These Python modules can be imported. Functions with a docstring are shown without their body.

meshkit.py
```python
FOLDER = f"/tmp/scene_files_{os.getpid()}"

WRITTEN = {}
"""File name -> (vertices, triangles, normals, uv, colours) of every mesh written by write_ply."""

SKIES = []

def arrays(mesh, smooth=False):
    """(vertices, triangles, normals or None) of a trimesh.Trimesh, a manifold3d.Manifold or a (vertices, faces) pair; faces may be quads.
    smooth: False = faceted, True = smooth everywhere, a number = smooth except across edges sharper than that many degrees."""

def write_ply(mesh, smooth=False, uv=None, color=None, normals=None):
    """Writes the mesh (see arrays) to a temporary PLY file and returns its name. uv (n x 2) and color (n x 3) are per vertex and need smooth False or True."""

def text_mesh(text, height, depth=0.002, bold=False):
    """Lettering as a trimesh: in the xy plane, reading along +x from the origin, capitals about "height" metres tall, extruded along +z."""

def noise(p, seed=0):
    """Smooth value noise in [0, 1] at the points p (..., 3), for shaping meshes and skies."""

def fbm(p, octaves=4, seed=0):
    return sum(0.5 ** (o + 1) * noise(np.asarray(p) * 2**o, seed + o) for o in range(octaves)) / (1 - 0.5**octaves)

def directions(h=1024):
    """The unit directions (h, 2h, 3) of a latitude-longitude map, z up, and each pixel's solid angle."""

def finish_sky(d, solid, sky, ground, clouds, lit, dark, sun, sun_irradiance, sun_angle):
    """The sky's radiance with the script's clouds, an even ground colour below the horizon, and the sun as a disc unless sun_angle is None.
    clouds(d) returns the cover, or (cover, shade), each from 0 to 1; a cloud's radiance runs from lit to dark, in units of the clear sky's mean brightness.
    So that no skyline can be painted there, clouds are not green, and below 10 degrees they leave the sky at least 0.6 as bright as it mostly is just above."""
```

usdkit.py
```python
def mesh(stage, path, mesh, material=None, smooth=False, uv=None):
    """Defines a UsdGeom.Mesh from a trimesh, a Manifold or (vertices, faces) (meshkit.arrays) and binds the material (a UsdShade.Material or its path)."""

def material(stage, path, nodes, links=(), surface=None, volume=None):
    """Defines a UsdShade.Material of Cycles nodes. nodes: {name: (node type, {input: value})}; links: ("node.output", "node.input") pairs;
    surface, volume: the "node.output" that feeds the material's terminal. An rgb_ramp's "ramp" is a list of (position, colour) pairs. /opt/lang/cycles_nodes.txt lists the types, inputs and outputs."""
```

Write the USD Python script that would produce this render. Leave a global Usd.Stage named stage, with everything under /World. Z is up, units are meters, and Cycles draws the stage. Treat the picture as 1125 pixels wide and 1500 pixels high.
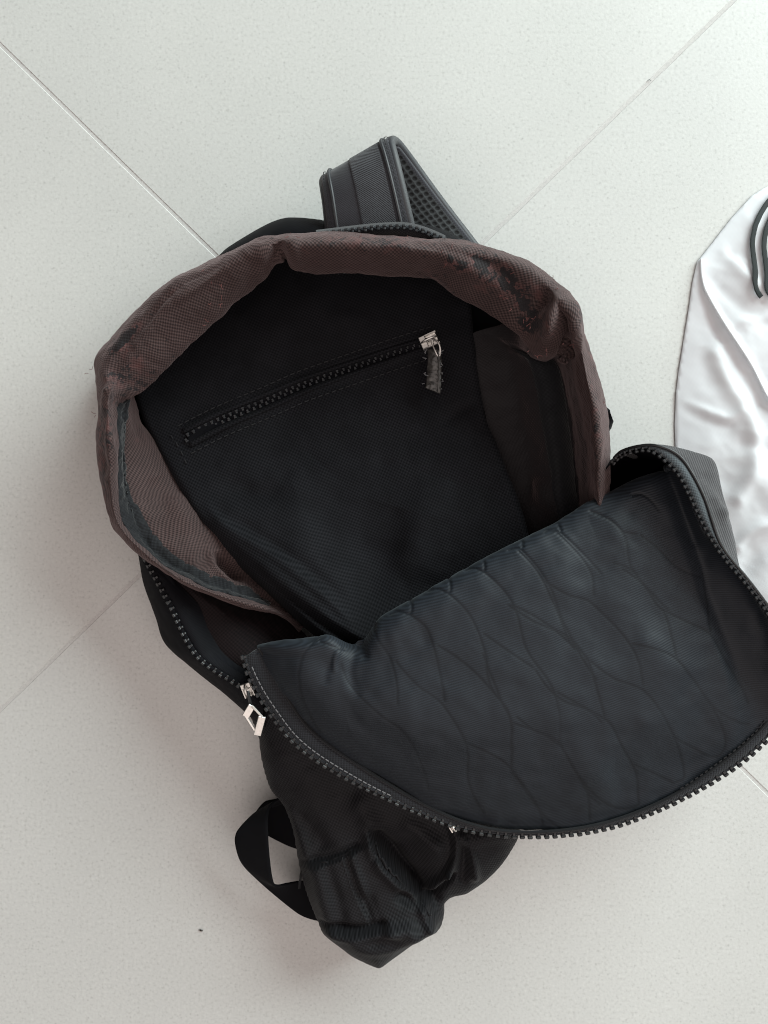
import math, random
import numpy as np, trimesh, usdkit, meshkit
from pxr import Usd, UsdGeom, UsdLux, UsdShade, Gf, Sdf, Vt
from scipy.interpolate import Akima1DInterpolator, PchipInterpolator, LinearNDInterpolator, NearestNDInterpolator, interp1d
from scipy.spatial import cKDTree
from shapely.geometry import Polygon, LineString, Point
import shapely

stage = Usd.Stage.CreateInMemory()
UsdGeom.SetStageUpAxis(stage, UsdGeom.Tokens.z)
UsdGeom.SetStageMetersPerUnit(stage, 1.0)
UsdGeom.Xform.Define(stage, '/World')
rng = random.Random(7)
nrng = np.random.default_rng(7)

# ------------------------------------------------------------------ camera, light
H = 0.60                    # the phone is held this far above the floor, looking straight down
S = H / 1125.0              # metres per photo pixel on the floor
ZS = 0.75                   # heights below are noted at 4/3 scale
cam = UsdGeom.Camera.Define(stage, '/World/camera')
cam.AddTranslateOp().Set(Gf.Vec3d(0, 0, H))
cam.CreateHorizontalApertureAttr(24.0)
cam.CreateVerticalApertureAttr(32.0)
cam.CreateFocalLengthAttr(24.0)
cam.CreateClippingRangeAttr(Gf.Vec2f(0.01, 100))
cam.CreateExposureAttr(0.0)


def rect_light(name, pos, target, w, h, intensity, color):
    l = UsdLux.RectLight.Define(stage, '/World/' + name)
    l.CreateWidthAttr(w); l.CreateHeightAttr(h)
    l.CreateIntensityAttr(intensity); l.CreateColorAttr(Gf.Vec3f(*color))
    m = Gf.Matrix4d().SetLookAt(Gf.Vec3d(*pos), Gf.Vec3d(*target), Gf.Vec3d(0, 0.01, 1)).GetInverse()
    l.AddTransformOp().Set(m)
    return l


rect_light('window_light', (1.75, 1.65, 1.15), (0.0, 0.0, 0.05), 2.4, 1.7, 9.7, (0.88, 1.0, 0.985))
rect_light('room_fill', (0.2, -0.9, 2.3), (0.0, -0.1, 0.0), 4.6, 3.8, 1.10, (1.0, 0.88, 0.83))  # unseen warm fill added overhead, for light bounced round the room

# ------------------------------------------------------------------ helpers
_used = {}


def prim_path(parent, name):
    base = f'{parent}/{name}'
    n = _used.get(base, 0)
    _used[base] = n + 1
    return base if n == 0 else f'{base}_{n:03d}'


def obj(name, mesh, mat, parent='/World', smooth=40, uv=None, label=None, kind=None, wear_shade=None):
    path = prim_path(parent, name)
    m = usdkit.mesh(stage, path, mesh, '/World/Looks/' + mat, smooth=(True if uv is not None and smooth else smooth), uv=uv)
    p = m.GetPrim()
    if label: p.SetCustomDataByKey('label', label)
    if kind: p.SetCustomDataByKey('kind', kind)
    if wear_shade is not None:
        UsdGeom.PrimvarsAPI(m).CreatePrimvar('wear_shade', Sdf.ValueTypeNames.FloatArray, 'vertex').Set(Vt.FloatArray.FromNumpy(wear_shade.astype(np.float32)))
    return path


def thing(name, label, cat, group=None, kind=None):
    path = prim_path('/World', name)
    p = UsdGeom.Xform.Define(stage, path).GetPrim()
    if label: p.SetCustomDataByKey('label', label)
    if cat: p.SetCustomDataByKey('category', cat)
    if group: p.SetCustomDataByKey('group', group)
    if kind: p.SetCustomDataByKey('kind', kind)
    return path


def W(px, py, z):
    """A photo pixel at a height (4/3 scale) -> the world point."""
    z = np.asarray(z, float) * ZS
    k = S * (H - z) / H
    return np.stack(np.broadcast_arrays((np.asarray(px) - 562.5) * k, (750 - np.asarray(py)) * k, z), -1)


def PX(v):
    k = S * (H - v[..., 2]) / H
    return np.stack([v[..., 0] / k + 562.5, 750 - v[..., 1] / k], -1)


def spl(pts, n, axis=0, t=None, kind=Akima1DInterpolator):
    pts = np.asarray(pts, float)
    if axis == 1:
        r, t = spl(pts.transpose(1, 0, *range(2, pts.ndim)), n, 0, t, kind)
        return r.transpose(1, 0, *range(2, r.ndim)), t
    if t is None:
        flat = pts.reshape(len(pts), -1, 3)
        d = np.linalg.norm(np.diff(flat, axis=0), axis=2).mean(1)
        t = np.r_[0, np.cumsum(np.maximum(d, 1e-5))]
        t /= t[-1]
    u = np.linspace(0, 1, n) if np.isscalar(n) else n
    if len(pts) > 2:
        return kind(t, pts, axis=0)(u), t
    return interp1d(t, pts, axis=0)(u), t


def loft(grid, nu, nv, kind=Akima1DInterpolator):
    """grid (k stations, m points across, 3 world) -> a smooth (nu, nv, 3) surface and its knots."""
    a, tu = spl(grid, nu, 0)
    b, tv = spl(a, nv, 1, None, kind)
    return b, tu, tv


def gw(rows):
    a = np.array(rows, float)
    return W(a[..., 0], a[..., 1], a[..., 2])


def quads(nu, nv):
    i = np.arange(nu * nv).reshape(nu, nv)
    return np.stack([i[:-1, :-1], i[1:, :-1], i[1:, 1:], i[:-1, 1:]], -1).reshape(-1, 4)


def normals(g):
    du = np.gradient(g, axis=0); dv = np.gradient(g, axis=1)
    n = np.cross(du, dv)
    return n / np.maximum(np.linalg.norm(n, axis=-1, keepdims=True), 1e-12)


def arc_uv(g):
    u = np.r_[0, np.cumsum(np.linalg.norm(np.diff(g, axis=0), axis=2).mean(1))]
    v = np.concatenate([np.zeros((g.shape[0], 1)), np.cumsum(np.linalg.norm(np.diff(g, axis=1), axis=2), axis=1)], 1)
    return np.stack([np.broadcast_to(u[:, None], v.shape), v], -1)


def flat_uv(g, deg=0):
    c, s = math.cos(math.radians(deg)), math.sin(math.radians(deg))
    x, y, z = g[..., 0], g[..., 1], g[..., 2]
    return np.stack([c * x + s * y + z * .25, -s * x + c * y + z * .25], -1) + 5


def poly_dist(p, poly):
    """distance in pixels of points p (n,2) to a polyline and the position (0..1) along it."""
    poly = np.asarray(poly, float)
    L = np.r_[0, np.cumsum(np.linalg.norm(np.diff(poly, axis=0), axis=1))]
    best = np.full(len(p), 1e9); at = np.zeros(len(p))
    for k in range(len(poly) - 1):
        a, b = poly[k], poly[k + 1]
        d = b - a
        t = np.clip(((p - a) @ d) / max(d @ d, 1e-9), 0, 1)
        e = np.hypot(*(p - a - t[:, None] * d).T)
        m = e < best
        best[m] = e[m]; at[m] = (L[k] + t[m] * (L[k + 1] - L[k])) / L[-1]
    return best, at


def sculpt(g, ridges, n=None):
    """ridges: (polyline px, width px, height mm[, fade]) pushed along the surface normal (towards the viewer)."""
    n = normals(g) if n is None else n
    n = np.where((n[..., 2] < 0)[..., None] & True, -n, n)
    p = PX(g).reshape(-1, 2)
    d = np.zeros(len(p))
    for r in ridges:
        poly, w, amp = smooth_poly(r[0]), r[1], r[2]
        lo, hi = poly.min(0) - 4 * w, poly.max(0) + 4 * w
        m = np.nonzero(((p > lo) & (p < hi)).all(1))[0]
        if len(m) == 0: continue
        e, t = poly_dist(p[m], poly)
        f = np.exp(-(e / w) ** 2)
        if len(r) > 3:                                   # soft ends
            f = f * np.clip(np.minimum(t, 1 - t) / r[3], 0, 1) ** .7
        d[m] += amp * .001 * f
    return g + n * d.reshape(g.shape[:2])[..., None]


def smooth_poly(poly, step=6):
    poly = np.asarray(poly, float)
    if len(poly) < 3: return poly
    t = np.r_[0, np.cumsum(np.linalg.norm(np.diff(poly, axis=0), axis=1))]
    return Akima1DInterpolator(t, poly)(np.linspace(0, t[-1], max(3, int(t[-1] / step))))


def shell(g, thick, uv=None):
    """a closed sheet: the grid g and a copy pushed thick metres against its upward normal."""
    n = normals(g)
    if np.nanmean(n[..., 2]) < 0: n = -n
    nu, nv = g.shape[:2]
    v = np.vstack([g.reshape(-1, 3), (g - n * thick).reshape(-1, 3)])
    q = quads(nu, nv); N = nu * nv
    i = np.arange(N).reshape(nu, nv)
    edge = np.r_[i[0, :-1], i[:-1, -1], i[-1, :0:-1], i[:0:-1, 0]]
    nx = np.roll(edge, -1)
    side = np.stack([edge, nx, nx + N, edge + N], -1)
    f = np.vstack([q, q[:, ::-1] + N, side])
    if uv is None: return v, f
    u = uv.reshape(-1, 2)
    return (v, f), np.vstack([u, u])


def grid_obj(name, g, mat, parent, uv='arc', thick=None, label=None, deg=0, wear_shade=None, kind=None):
    u = arc_uv(g) if uv == 'arc' else flat_uv(g, deg) if uv == 'flat' else uv
    if thick:
        m, u = shell(g, thick, u)
        if wear_shade is not None: wear_shade = np.r_[wear_shade.ravel(), wear_shade.ravel()]
    else:
        m, u = (g.reshape(-1, 3), quads(*g.shape[:2])), u.reshape(-1, 2)
        if wear_shade is not None: wear_shade = wear_shade.ravel()
    return obj(name, m, mat, parent, smooth=True, uv=u, label=label, wear_shade=wear_shade, kind=kind)


def tube(pts, r, n=8, closed=False):
    pts = np.asarray(pts, float)
    t = np.gradient(pts, axis=0); t /= np.maximum(np.linalg.norm(t, axis=1, keepdims=True), 1e-9)
    ref = np.array([0.13, 0.21, 0.97])
    a = np.cross(t, ref); a /= np.linalg.norm(a, axis=1, keepdims=True)
    b = np.cross(t, a)
    r = np.broadcast_to(np.asarray(r, float), (len(pts),))
    ang = np.linspace(0, 2 * np.pi, n, endpoint=False)
    v = pts[:, None] + r[:, None, None] * (np.cos(ang)[None, :, None] * a[:, None] + np.sin(ang)[None, :, None] * b[:, None])
    m = len(pts)
    i = np.arange(m * n).reshape(m, n)
    j = np.roll(i, -1, 1)
    f = np.stack([i[:-1], j[:-1], j[1:], i[1:]], -1).reshape(-1, 4)
    v = np.vstack([v.reshape(-1, 3), pts[:1], pts[-1:]])
    f = np.vstack([np.vstack([f[:, [0, 1, 2]], f[:, [0, 2, 3]]]),
                   np.stack([j[0], i[0], np.full(n, m * n)], -1), np.stack([i[-1], j[-1], np.full(n, m * n + 1)], -1)])
    return trimesh.Trimesh(v, f, process=False)


def frame(o, x, z):
    x = np.asarray(x, float); x = x / np.linalg.norm(x)
    z = np.asarray(z, float); z = z - x * (z @ x); z /= np.linalg.norm(z)
    T = np.eye(4); T[:3, 0], T[:3, 1], T[:3, 2], T[:3, 3] = x, np.cross(z, x), z, o
    return T


def rbox(ext, bev=0.25):
    """a box with chamfered edges as a convex hull"""
    e = np.asarray(ext) / 2; b = min(e) * bev
    pts = []
    for sx in (-1, 1):
        for sy in (-1, 1):
            for sz in (-1, 1):
                s = np.array([sx, sy, sz])
                for k in range(3):
                    q = e - b; q[k] = e[k]
                    pts.append(s * q)
    return trimesh.convex.convex_hull(np.array(pts))


def resample(poly, step):
    """world polyline -> evenly spaced points and tangents"""
    poly = np.asarray(poly, float)
    t = np.r_[0, np.cumsum(np.linalg.norm(np.diff(poly, axis=0), axis=1))]
    if len(poly) > 2:
        f = Akima1DInterpolator(t, poly)
        fine = f(np.linspace(0, t[-1], 400))
    else:
        fine = poly
    t = np.r_[0, np.cumsum(np.linalg.norm(np.diff(fine, axis=0), axis=1))]
    n = max(2, int(round(t[-1] / step)))
    u = np.linspace(0, t[-1], n)
    p = np.stack([np.interp(u, t, fine[:, k]) for k in range(3)], -1)
    d = np.gradient(p, axis=0)
    return p, d / np.linalg.norm(d, axis=1, keepdims=True)


# ------------------------------------------------------------------ materials
def M(name, nodes, links, surface='p.BSDF'):
    usdkit.material(stage, '/World/Looks/' + name, nodes, links, surface=surface)


def cloth(name, lo, hi, pitch, bump=0.6, rough=0.75, twill=False, sheen=0.25, vary=0.25, wear_shade=None, spec=0.3, sheen_tint=(1, 1, 1), mix=1.0):
    """woven cloth: uv in metres. lo between the threads, hi on top of them."""
    k = math.pi / pitch
    n = {'tc': ('texture_coordinate', {}), 'sep': ('separate_xyz', {}),
         'geo': ('geometry', {}),
         'nz': ('noise_texture', {'scale': 38.0, 'detail': 5.0, 'roughness': .6}),
         'nf': ('noise_texture', {'scale': 1400.0, 'detail': 2.0}),
         'p': ('principled_bsdf', {'roughness': rough, 'specular_ior_level': spec, 'sheen_weight': sheen, 'sheen_roughness': .5, 'sheen_tint': sheen_tint}),
         'b': ('bump', {'strength': bump, 'distance': pitch * .3}),
         'cm': ('mix', {'color1': lo, 'color2': hi}),
         'vr': ('rgb_ramp', {'ramp': [(0.25, (1 - vary,) * 3), (0.75, (1 + vary,) * 3)]}),
         'vm': ('mix', {'mix_type': 'multiply', 'fac': 1.0})}
    L = [('tc.UV', 'sep.vector'), ('geo.position', 'nz.vector'), ('geo.position', 'nf.vector')]
    if twill:
        n.update({'a1': ('math', {'math_type': 'add'}), 'a2': ('math', {'math_type': 'multiply', 'value2': k * 2}),
                  'a3': ('math', {'math_type': 'sine'}), 'h': ('math', {'math_type': 'multiply_add', 'value2': .5, 'value3': .5})})
        L += [('sep.x', 'a1.value1'), ('sep.y', 'a1.value2'), ('a1.value', 'a2.value1'), ('a2.value', 'a3.value1'), ('a3.value', 'h.value1')]
    else:
        n.update({'ux': ('math', {'math_type': 'multiply', 'value2': k}), 'uy': ('math', {'math_type': 'multiply', 'value2': k}),
                  'sx': ('math', {'math_type': 'sine'}), 'sy': ('math', {'math_type': 'sine'}),
                  'm': ('math', {'math_type': 'multiply'}), 'h': ('math', {'math_type': 'multiply_add', 'value2': .5, 'value3': .5})})
        L += [('sep.x', 'ux.value1'), ('sep.y', 'uy.value1'), ('ux.value', 'sx.value1'), ('uy.value', 'sy.value1'),
              ('sx.value', 'm.value1'), ('sy.value', 'm.value2'), ('m.value', 'h.value1')]
    n['hn'] = ('math', {'math_type': 'multiply_add', 'value2': .35})
    L += [('nf.fac', 'hn.value1'), ('h.value', 'hn.value3')]
    n['hm'] = ('math', {'math_type': 'multiply', 'value2': mix, 'use_clamp': True})
    L += [('hn.value', 'b.height'), ('h.value', 'hm.value1'), ('hm.value', 'cm.fac'), ('nz.fac', 'vr.fac'), ('cm.color', 'vm.color1'), ('vr.color', 'vm.color2'),
          ('b.normal', 'p.normal')]
    out = 'vm.color'
    if wear_shade:                                              # coating rubbed through and painted shade: another colour where the primvar says
        n.update({'wa': ('attribute', {'attribute': 'wear_shade'}), 'wn': ('noise_texture', {'scale': 210.0, 'detail': 5.0, 'roughness': .68}),
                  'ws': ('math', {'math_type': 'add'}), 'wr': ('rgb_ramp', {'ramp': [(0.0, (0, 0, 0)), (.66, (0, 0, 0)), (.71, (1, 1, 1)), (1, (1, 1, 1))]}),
                  'wm': ('mix', {'color2': wear_shade}),
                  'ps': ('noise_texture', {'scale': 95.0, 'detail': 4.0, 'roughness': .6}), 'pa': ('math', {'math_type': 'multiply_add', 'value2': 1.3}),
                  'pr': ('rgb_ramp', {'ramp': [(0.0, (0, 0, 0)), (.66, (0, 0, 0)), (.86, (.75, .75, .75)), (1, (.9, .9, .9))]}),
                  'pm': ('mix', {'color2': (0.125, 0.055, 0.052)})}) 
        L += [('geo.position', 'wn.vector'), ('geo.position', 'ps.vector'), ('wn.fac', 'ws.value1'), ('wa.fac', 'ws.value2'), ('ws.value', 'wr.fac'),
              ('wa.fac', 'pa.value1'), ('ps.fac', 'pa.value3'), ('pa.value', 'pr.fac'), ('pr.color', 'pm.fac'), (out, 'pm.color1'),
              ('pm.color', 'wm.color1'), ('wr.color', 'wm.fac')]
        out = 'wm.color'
    L.append((out, 'p.base_color'))
    M(name, n, L)


cloth('maroon_canvas', (0.009, 0.0045, 0.005), (0.095, 0.060, 0.057), .00138, bump=.7, wear_shade=(0.0125, 0.0115, 0.013), sheen=.22, sheen_tint=(1, .75, .75))
cloth('dark_canvas', (0.0035, 0.0035, 0.0045), (0.019, 0.0185, 0.0215), .0014, bump=.6, sheen=.05, spec=.2, rough=.62)
cloth('panel_cloth', (0.003, 0.0033, 0.0045), (0.0165, 0.0165, 0.0195), .0014, bump=.5, sheen=.02, spec=.10)
cloth('black_nylon', (0.005, 0.005, 0.007), (0.009, 0.009, 0.011), .0007, bump=.2, rough=.7, sheen=.0, spec=.1)
cloth('brown_lining', (0.004, 0.0025, 0.003), (0.014, 0.008, 0.009), .00135, bump=.6, wear_shade=(0.02, 0.02, 0.022), sheen=.05, spec=.15)
cloth('webbing', (0.003, 0.003, 0.004), (0.007, 0.007, 0.009), .0009, bump=.4, twill=True, sheen=.02, spec=.10)
cloth('strap_cloth', (0.036, 0.037, 0.044), (0.056, 0.057, 0.067), .0009, bump=.35, sheen=.2)
cloth('strap_webbing', (0.050, 0.052, 0.060), (0.070, 0.074, 0.084), .0016, bump=.6, twill=True, sheen=.2)
cloth('grey_canvas', (0.030, 0.029, 0.032), (0.060, 0.057, 0.062), .0019, bump=.6, twill=True, sheen=.2)
cloth('binding_tape', (0.004, 0.0045, 0.006), (0.010, 0.011, 0.014), .0016, bump=.5, sheen=.2)
cloth('zip_tape', (0.010, 0.011, 0.014), (0.030, 0.033, 0.040), .0011, bump=.7, sheen=.2)
cloth('grey_zip_tape', (0.05, 0.06, 0.068), (0.10, 0.118, 0.13), .0011, bump=.5, sheen=.2)
cloth('white_cotton', (0.86, 0.89, 0.93), (0.90, 0.93, 0.96), .0006, bump=.1, rough=.95, spec=.05, sheen=.0, vary=.02)
cloth('black_rib', (0.012, 0.016, 0.017), (0.022, 0.028, 0.028), .0008, bump=.3)

# jacquard lining: twill with the woven net of lines (primvar) in another weave
k = math.pi / .0021
M('jacquard_lining', {
    'tc': ('texture_coordinate', {}), 'sep': ('separate_xyz', {}), 'geo': ('geometry', {}),
    'a1': ('math', {'math_type': 'add'}), 'a2': ('math', {'math_type': 'multiply', 'value2': 2 * k}), 'a3': ('math', {'math_type': 'sine'}),
    'h': ('math', {'math_type': 'multiply_add', 'value2': .5, 'value3': .5}),
    'wa': ('attribute', {'attribute': 'wear_shade'}),
    'nz': ('noise_texture', {'scale': 30.0, 'detail': 5.0, 'roughness': .6}), 'nf': ('noise_texture', {'scale': 1500.0, 'detail': 2.0}),
    'vr': ('rgb_ramp', {'ramp': [(.25, (.95, .95, .95)), (.75, (1.05, 1.05, 1.05))]}), 'vm': ('mix', {'mix_type': 'multiply', 'fac': 1.0}),
    'cm': ('mix', {'color1': (0.0085, 0.011, 0.0155), 'color2': (0.019, 0.0245, 0.0335)}),
    'lm': ('mix', {'color2': (0.006, 0.008, 0.012)}), 'lf': ('math', {'math_type': 'multiply', 'value2': .95}),
    'hn': ('math', {'math_type': 'multiply_add', 'value2': .5}),
    'b': ('bump', {'strength': .3, 'distance': .0003}),
    'p': ('principled_bsdf', {'roughness': .58, 'specular_ior_level': .34, 'sheen_weight': .10, 'sheen_roughness': .45, 'sheen_tint': (.85, .95, 1)})},
  [('tc.UV', 'sep.vector'), ('sep.x', 'a1.value1'), ('sep.y', 'a1.value2'), ('a1.value', 'a2.value1'), ('a2.value', 'a3.value1'), ('a3.value', 'h.value1'),
   ('geo.position', 'nz.vector'), ('geo.position', 'nf.vector'), ('h.value', 'cm.fac'), ('nz.fac', 'vr.fac'), ('cm.color', 'vm.color1'), ('vr.color', 'vm.color2'),
   ('wa.fac', 'lf.value1'), ('lf.value', 'lm.fac'), ('vm.color', 'lm.color1'), ('lm.color', 'p.base_color'),
   ('nf.fac', 'hn.value1'), ('h.value', 'hn.value3'), ('hn.value', 'b.height'), ('b.normal', 'p.normal')])

# spacer mesh with holes
M('spacer_mesh', {
    'tc': ('texture_coordinate', {}), 'mp': ('mapping', {'scale': (230.0, 230.0, 230.0)}), 'v': ('voronoi_texture', {'scale': 1.0, 'randomness': .12, 'feature': 'f1'}),
    'r': ('rgb_ramp', {'ramp': [(0, (.006, .006, .007)), (.3, (.008, .008, .009)), (.45, (.06, .066, .07)), (1, (.07, .075, .08))]}),
    'b': ('bump', {'strength': .8, 'distance': .001}), 'p': ('principled_bsdf', {'roughness': .8})},
  [('tc.UV', 'mp.vector'), ('mp.vector', 'v.vector'), ('v.distance', 'r.fac'), ('r.color', 'p.base_color'), ('v.distance', 'b.height'), ('b.normal', 'p.normal')])
M('zip_plastic', {'p': ('principled_bsdf', {'base_color': (0.018, 0.019, 0.021), 'roughness': .36, 'specular_ior_level': .5})}, [])
M('zip_plastic_grey', {'p': ('principled_bsdf', {'base_color': (0.022, 0.023, 0.026), 'roughness': .4})}, [])
M('piping_vinyl', {'n': ('noise_texture', {'scale': 900.0}), 'g': ('geometry', {}), 'b': ('bump', {'strength': .2, 'distance': .0004}),
                   'p': ('principled_bsdf', {'base_color': (0.036, 0.037, 0.042), 'roughness': .5})},
  [('g.position', 'n.vector'), ('n.fac', 'b.height'), ('b.normal', 'p.normal')])
M('thread_dark', {'p': ('principled_bsdf', {'base_color': (0.014, 0.014, 0.016), 'roughness': .8})}, [])
M('thread_grey', {'p': ('principled_bsdf', {'base_color': (0.22, 0.22, 0.23), 'roughness': .7})}, [])
M('thread_red', {'p': ('principled_bsdf', {'base_color': (0.16, 0.05, 0.045), 'roughness': .8})}, [])
M('steel', {'n': ('noise_texture', {'scale': 600.0}), 'g': ('geometry', {}), 'r': ('rgb_ramp', {'ramp': [(.3, (.34, .34, .34)), (.7, (.5, .5, .5))]}),
            'p': ('principled_bsdf', {'base_color': (0.86, 0.84, 0.80), 'metallic': 1.0})},
  [('g.position', 'n.vector'), ('n.fac', 'r.fac'), ('r.color', 'p.roughness')])
M('worn_leather', {'n': ('noise_texture', {'scale': 260.0, 'detail': 6.0, 'roughness': .7}), 'g': ('geometry', {}),
                   'r': ('rgb_ramp', {'ramp': [(.35, (.022, .021, .02)), (.7, (.10, .095, .09))]}), 'b': ('bump', {'strength': .6, 'distance': .0006}),
                   'p': ('principled_bsdf', {'roughness': .25, 'specular_ior_level': .6})},
  [('g.position', 'n.vector'), ('n.fac', 'r.fac'), ('r.color', 'p.base_color'), ('n.fac', 'b.height'), ('b.normal', 'p.normal')])
M('crumb', {'p': ('principled_bsdf', {'base_color': (0.03, 0.02, 0.016), 'roughness': .7})}, [])


def tile_mat(name, seed, tint):
    M(name, {'g': ('geometry', {}), 'mp': ('mapping', {'location': (seed, seed * 2.3, 0)}),
             'n1': ('noise_texture', {'scale': 420.0, 'detail': 4.0, 'roughness': .65}),
             'n2': ('noise_texture', {'scale': 5.0, 'detail': 4.0}),
             'v': ('voronoi_texture', {'scale': 190.0, 'randomness': 1.0}),
             'r1': ('rgb_ramp', {'ramp': [(.27, (.80, .80, .79)), (.45, (.97, .97, .97)), (.56, (1.0, 1, 1)), (.75, (1.1, 1.1, 1.1))]}),
             'r2': ('rgb_ramp', {'ramp': [(.3, tuple(c * .94 for c in tint)), (.7, tuple(c * 1.045 for c in tint))]}),
             'rv': ('rgb_ramp', {'ramp': [(0, (.68, .67, .66)), (.10, (.88, .88, .88)), (.2, (1, 1, 1)), (1, (1, 1, 1))]}),
             'm': ('mix', {'mix_type': 'multiply', 'fac': 1.0}), 'm2': ('mix', {'mix_type': 'multiply', 'fac': .75}),
             'b': ('bump', {'strength': .2, 'distance': .0004}),
             'p': ('principled_bsdf', {'roughness': .42, 'specular_ior_level': .4})},
      [('g.position', 'mp.vector'), ('mp.vector', 'n1.vector'), ('mp.vector', 'n2.vector'), ('mp.vector', 'v.vector'), ('n1.fac', 'r1.fac'), ('n2.fac', 'r2.fac'),
       ('v.distance', 'rv.fac'), ('r1.color', 'm.color1'), ('r2.color', 'm.color2'), ('m.color', 'm2.color1'), ('rv.color', 'm2.color2'),
       ('m2.color', 'p.base_color'), ('n1.fac', 'b.height'), ('b.normal', 'p.normal')])


TILE = [(0.665, 0.670, 0.650), (0.67, 0.672, 0.65), (0.66, 0.664, 0.642), (0.668, 0.672, 0.654)]
for i, t in enumerate(TILE): tile_mat(f'porcelain_{"abcd"[i]}', 3.1 * i, t)
M('grout', {'g': ('geometry', {}), 'n': ('noise_texture', {'scale': 700.0, 'detail': 3.0}), 'r': ('rgb_ramp', {'ramp': [(.3, (.54, .53, .52)), (.7, (.66, .65, .63))]}),
            'p': ('principled_bsdf', {'roughness': .9})}, [('g.position', 'n.vector'), ('n.fac', 'r.fac'), ('r.color', 'p.base_color')])

# ------------------------------------------------------------------ floor
floor = thing('floor', None, None, kind='structure')
base = trimesh.creation.box((5.2, 5.2, .02)); base.apply_translation((0, 0, -.0100 - .0004))
obj('grout', base, 'grout', floor, smooth=False)
TS, GAP = .60, .0021
o2 = W(501.8, 554.8, 0)[:2]
a1, a2 = math.radians(-44.3), math.radians(44.05)
ex, ey = np.array([math.cos(a1), math.sin(a1)]), np.array([math.cos(a2), math.sin(a2)])
for a in range(-3, 3):
    for b in range(-3, 3):
        e = TS / 2 - GAP / 2; bv = .0007; th = .008
        prof = [(e, -th), (e, -bv), (e - bv, 0)]
        v = []
        for r, z in prof:
            v += [(-r, -r, z), (r, -r, z), (r, r, z), (-r, r, z)]
        v = np.array(v)
        f = []
        for l in range(2):
            for q in range(4):
                p, n_ = l * 4 + q, l * 4 + (q + 1) % 4
                f += [(p, n_, n_ + 4), (p, n_ + 4, p + 4)]
        f += [(8, 9, 10), (8, 10, 11)]
        c = o2 + ex * (a + .5) * TS + ey * (b + .5) * TS
        w = np.column_stack([c[0] + v[:, 0] * ex[0] + v[:, 1] * ey[0], c[1] + v[:, 0] * ex[1] + v[:, 1] * ey[1], v[:, 2]])
        obj('tile', trimesh.Trimesh(w, f, process=False), 'porcelain_' + 'abcd'[(a * 2 + b) % 4], floor, smooth=False)

# ------------------------------------------------------------------ backpack
bag = thing('backpack', 'black and maroon canvas backpack lying open with its front flap folded down', 'backpack')


def inward(inner, crest, outer, drop=(.103, .085, .070, .055), out=(.014, .024, .028, .028)):
    """the hidden inner wall under an overhanging roll: from below the inner edge outwards and down"""
    I, O = W(*inner), W(*outer)
    d = O[:2] - I[:2]; d /= np.linalg.norm(d)
    pts = []
    for z, k in zip(drop, out):
        pts.append([I[0] + d[0] * k, I[1] + d[1] * k, z * ZS])
    return pts[::-1]


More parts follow.
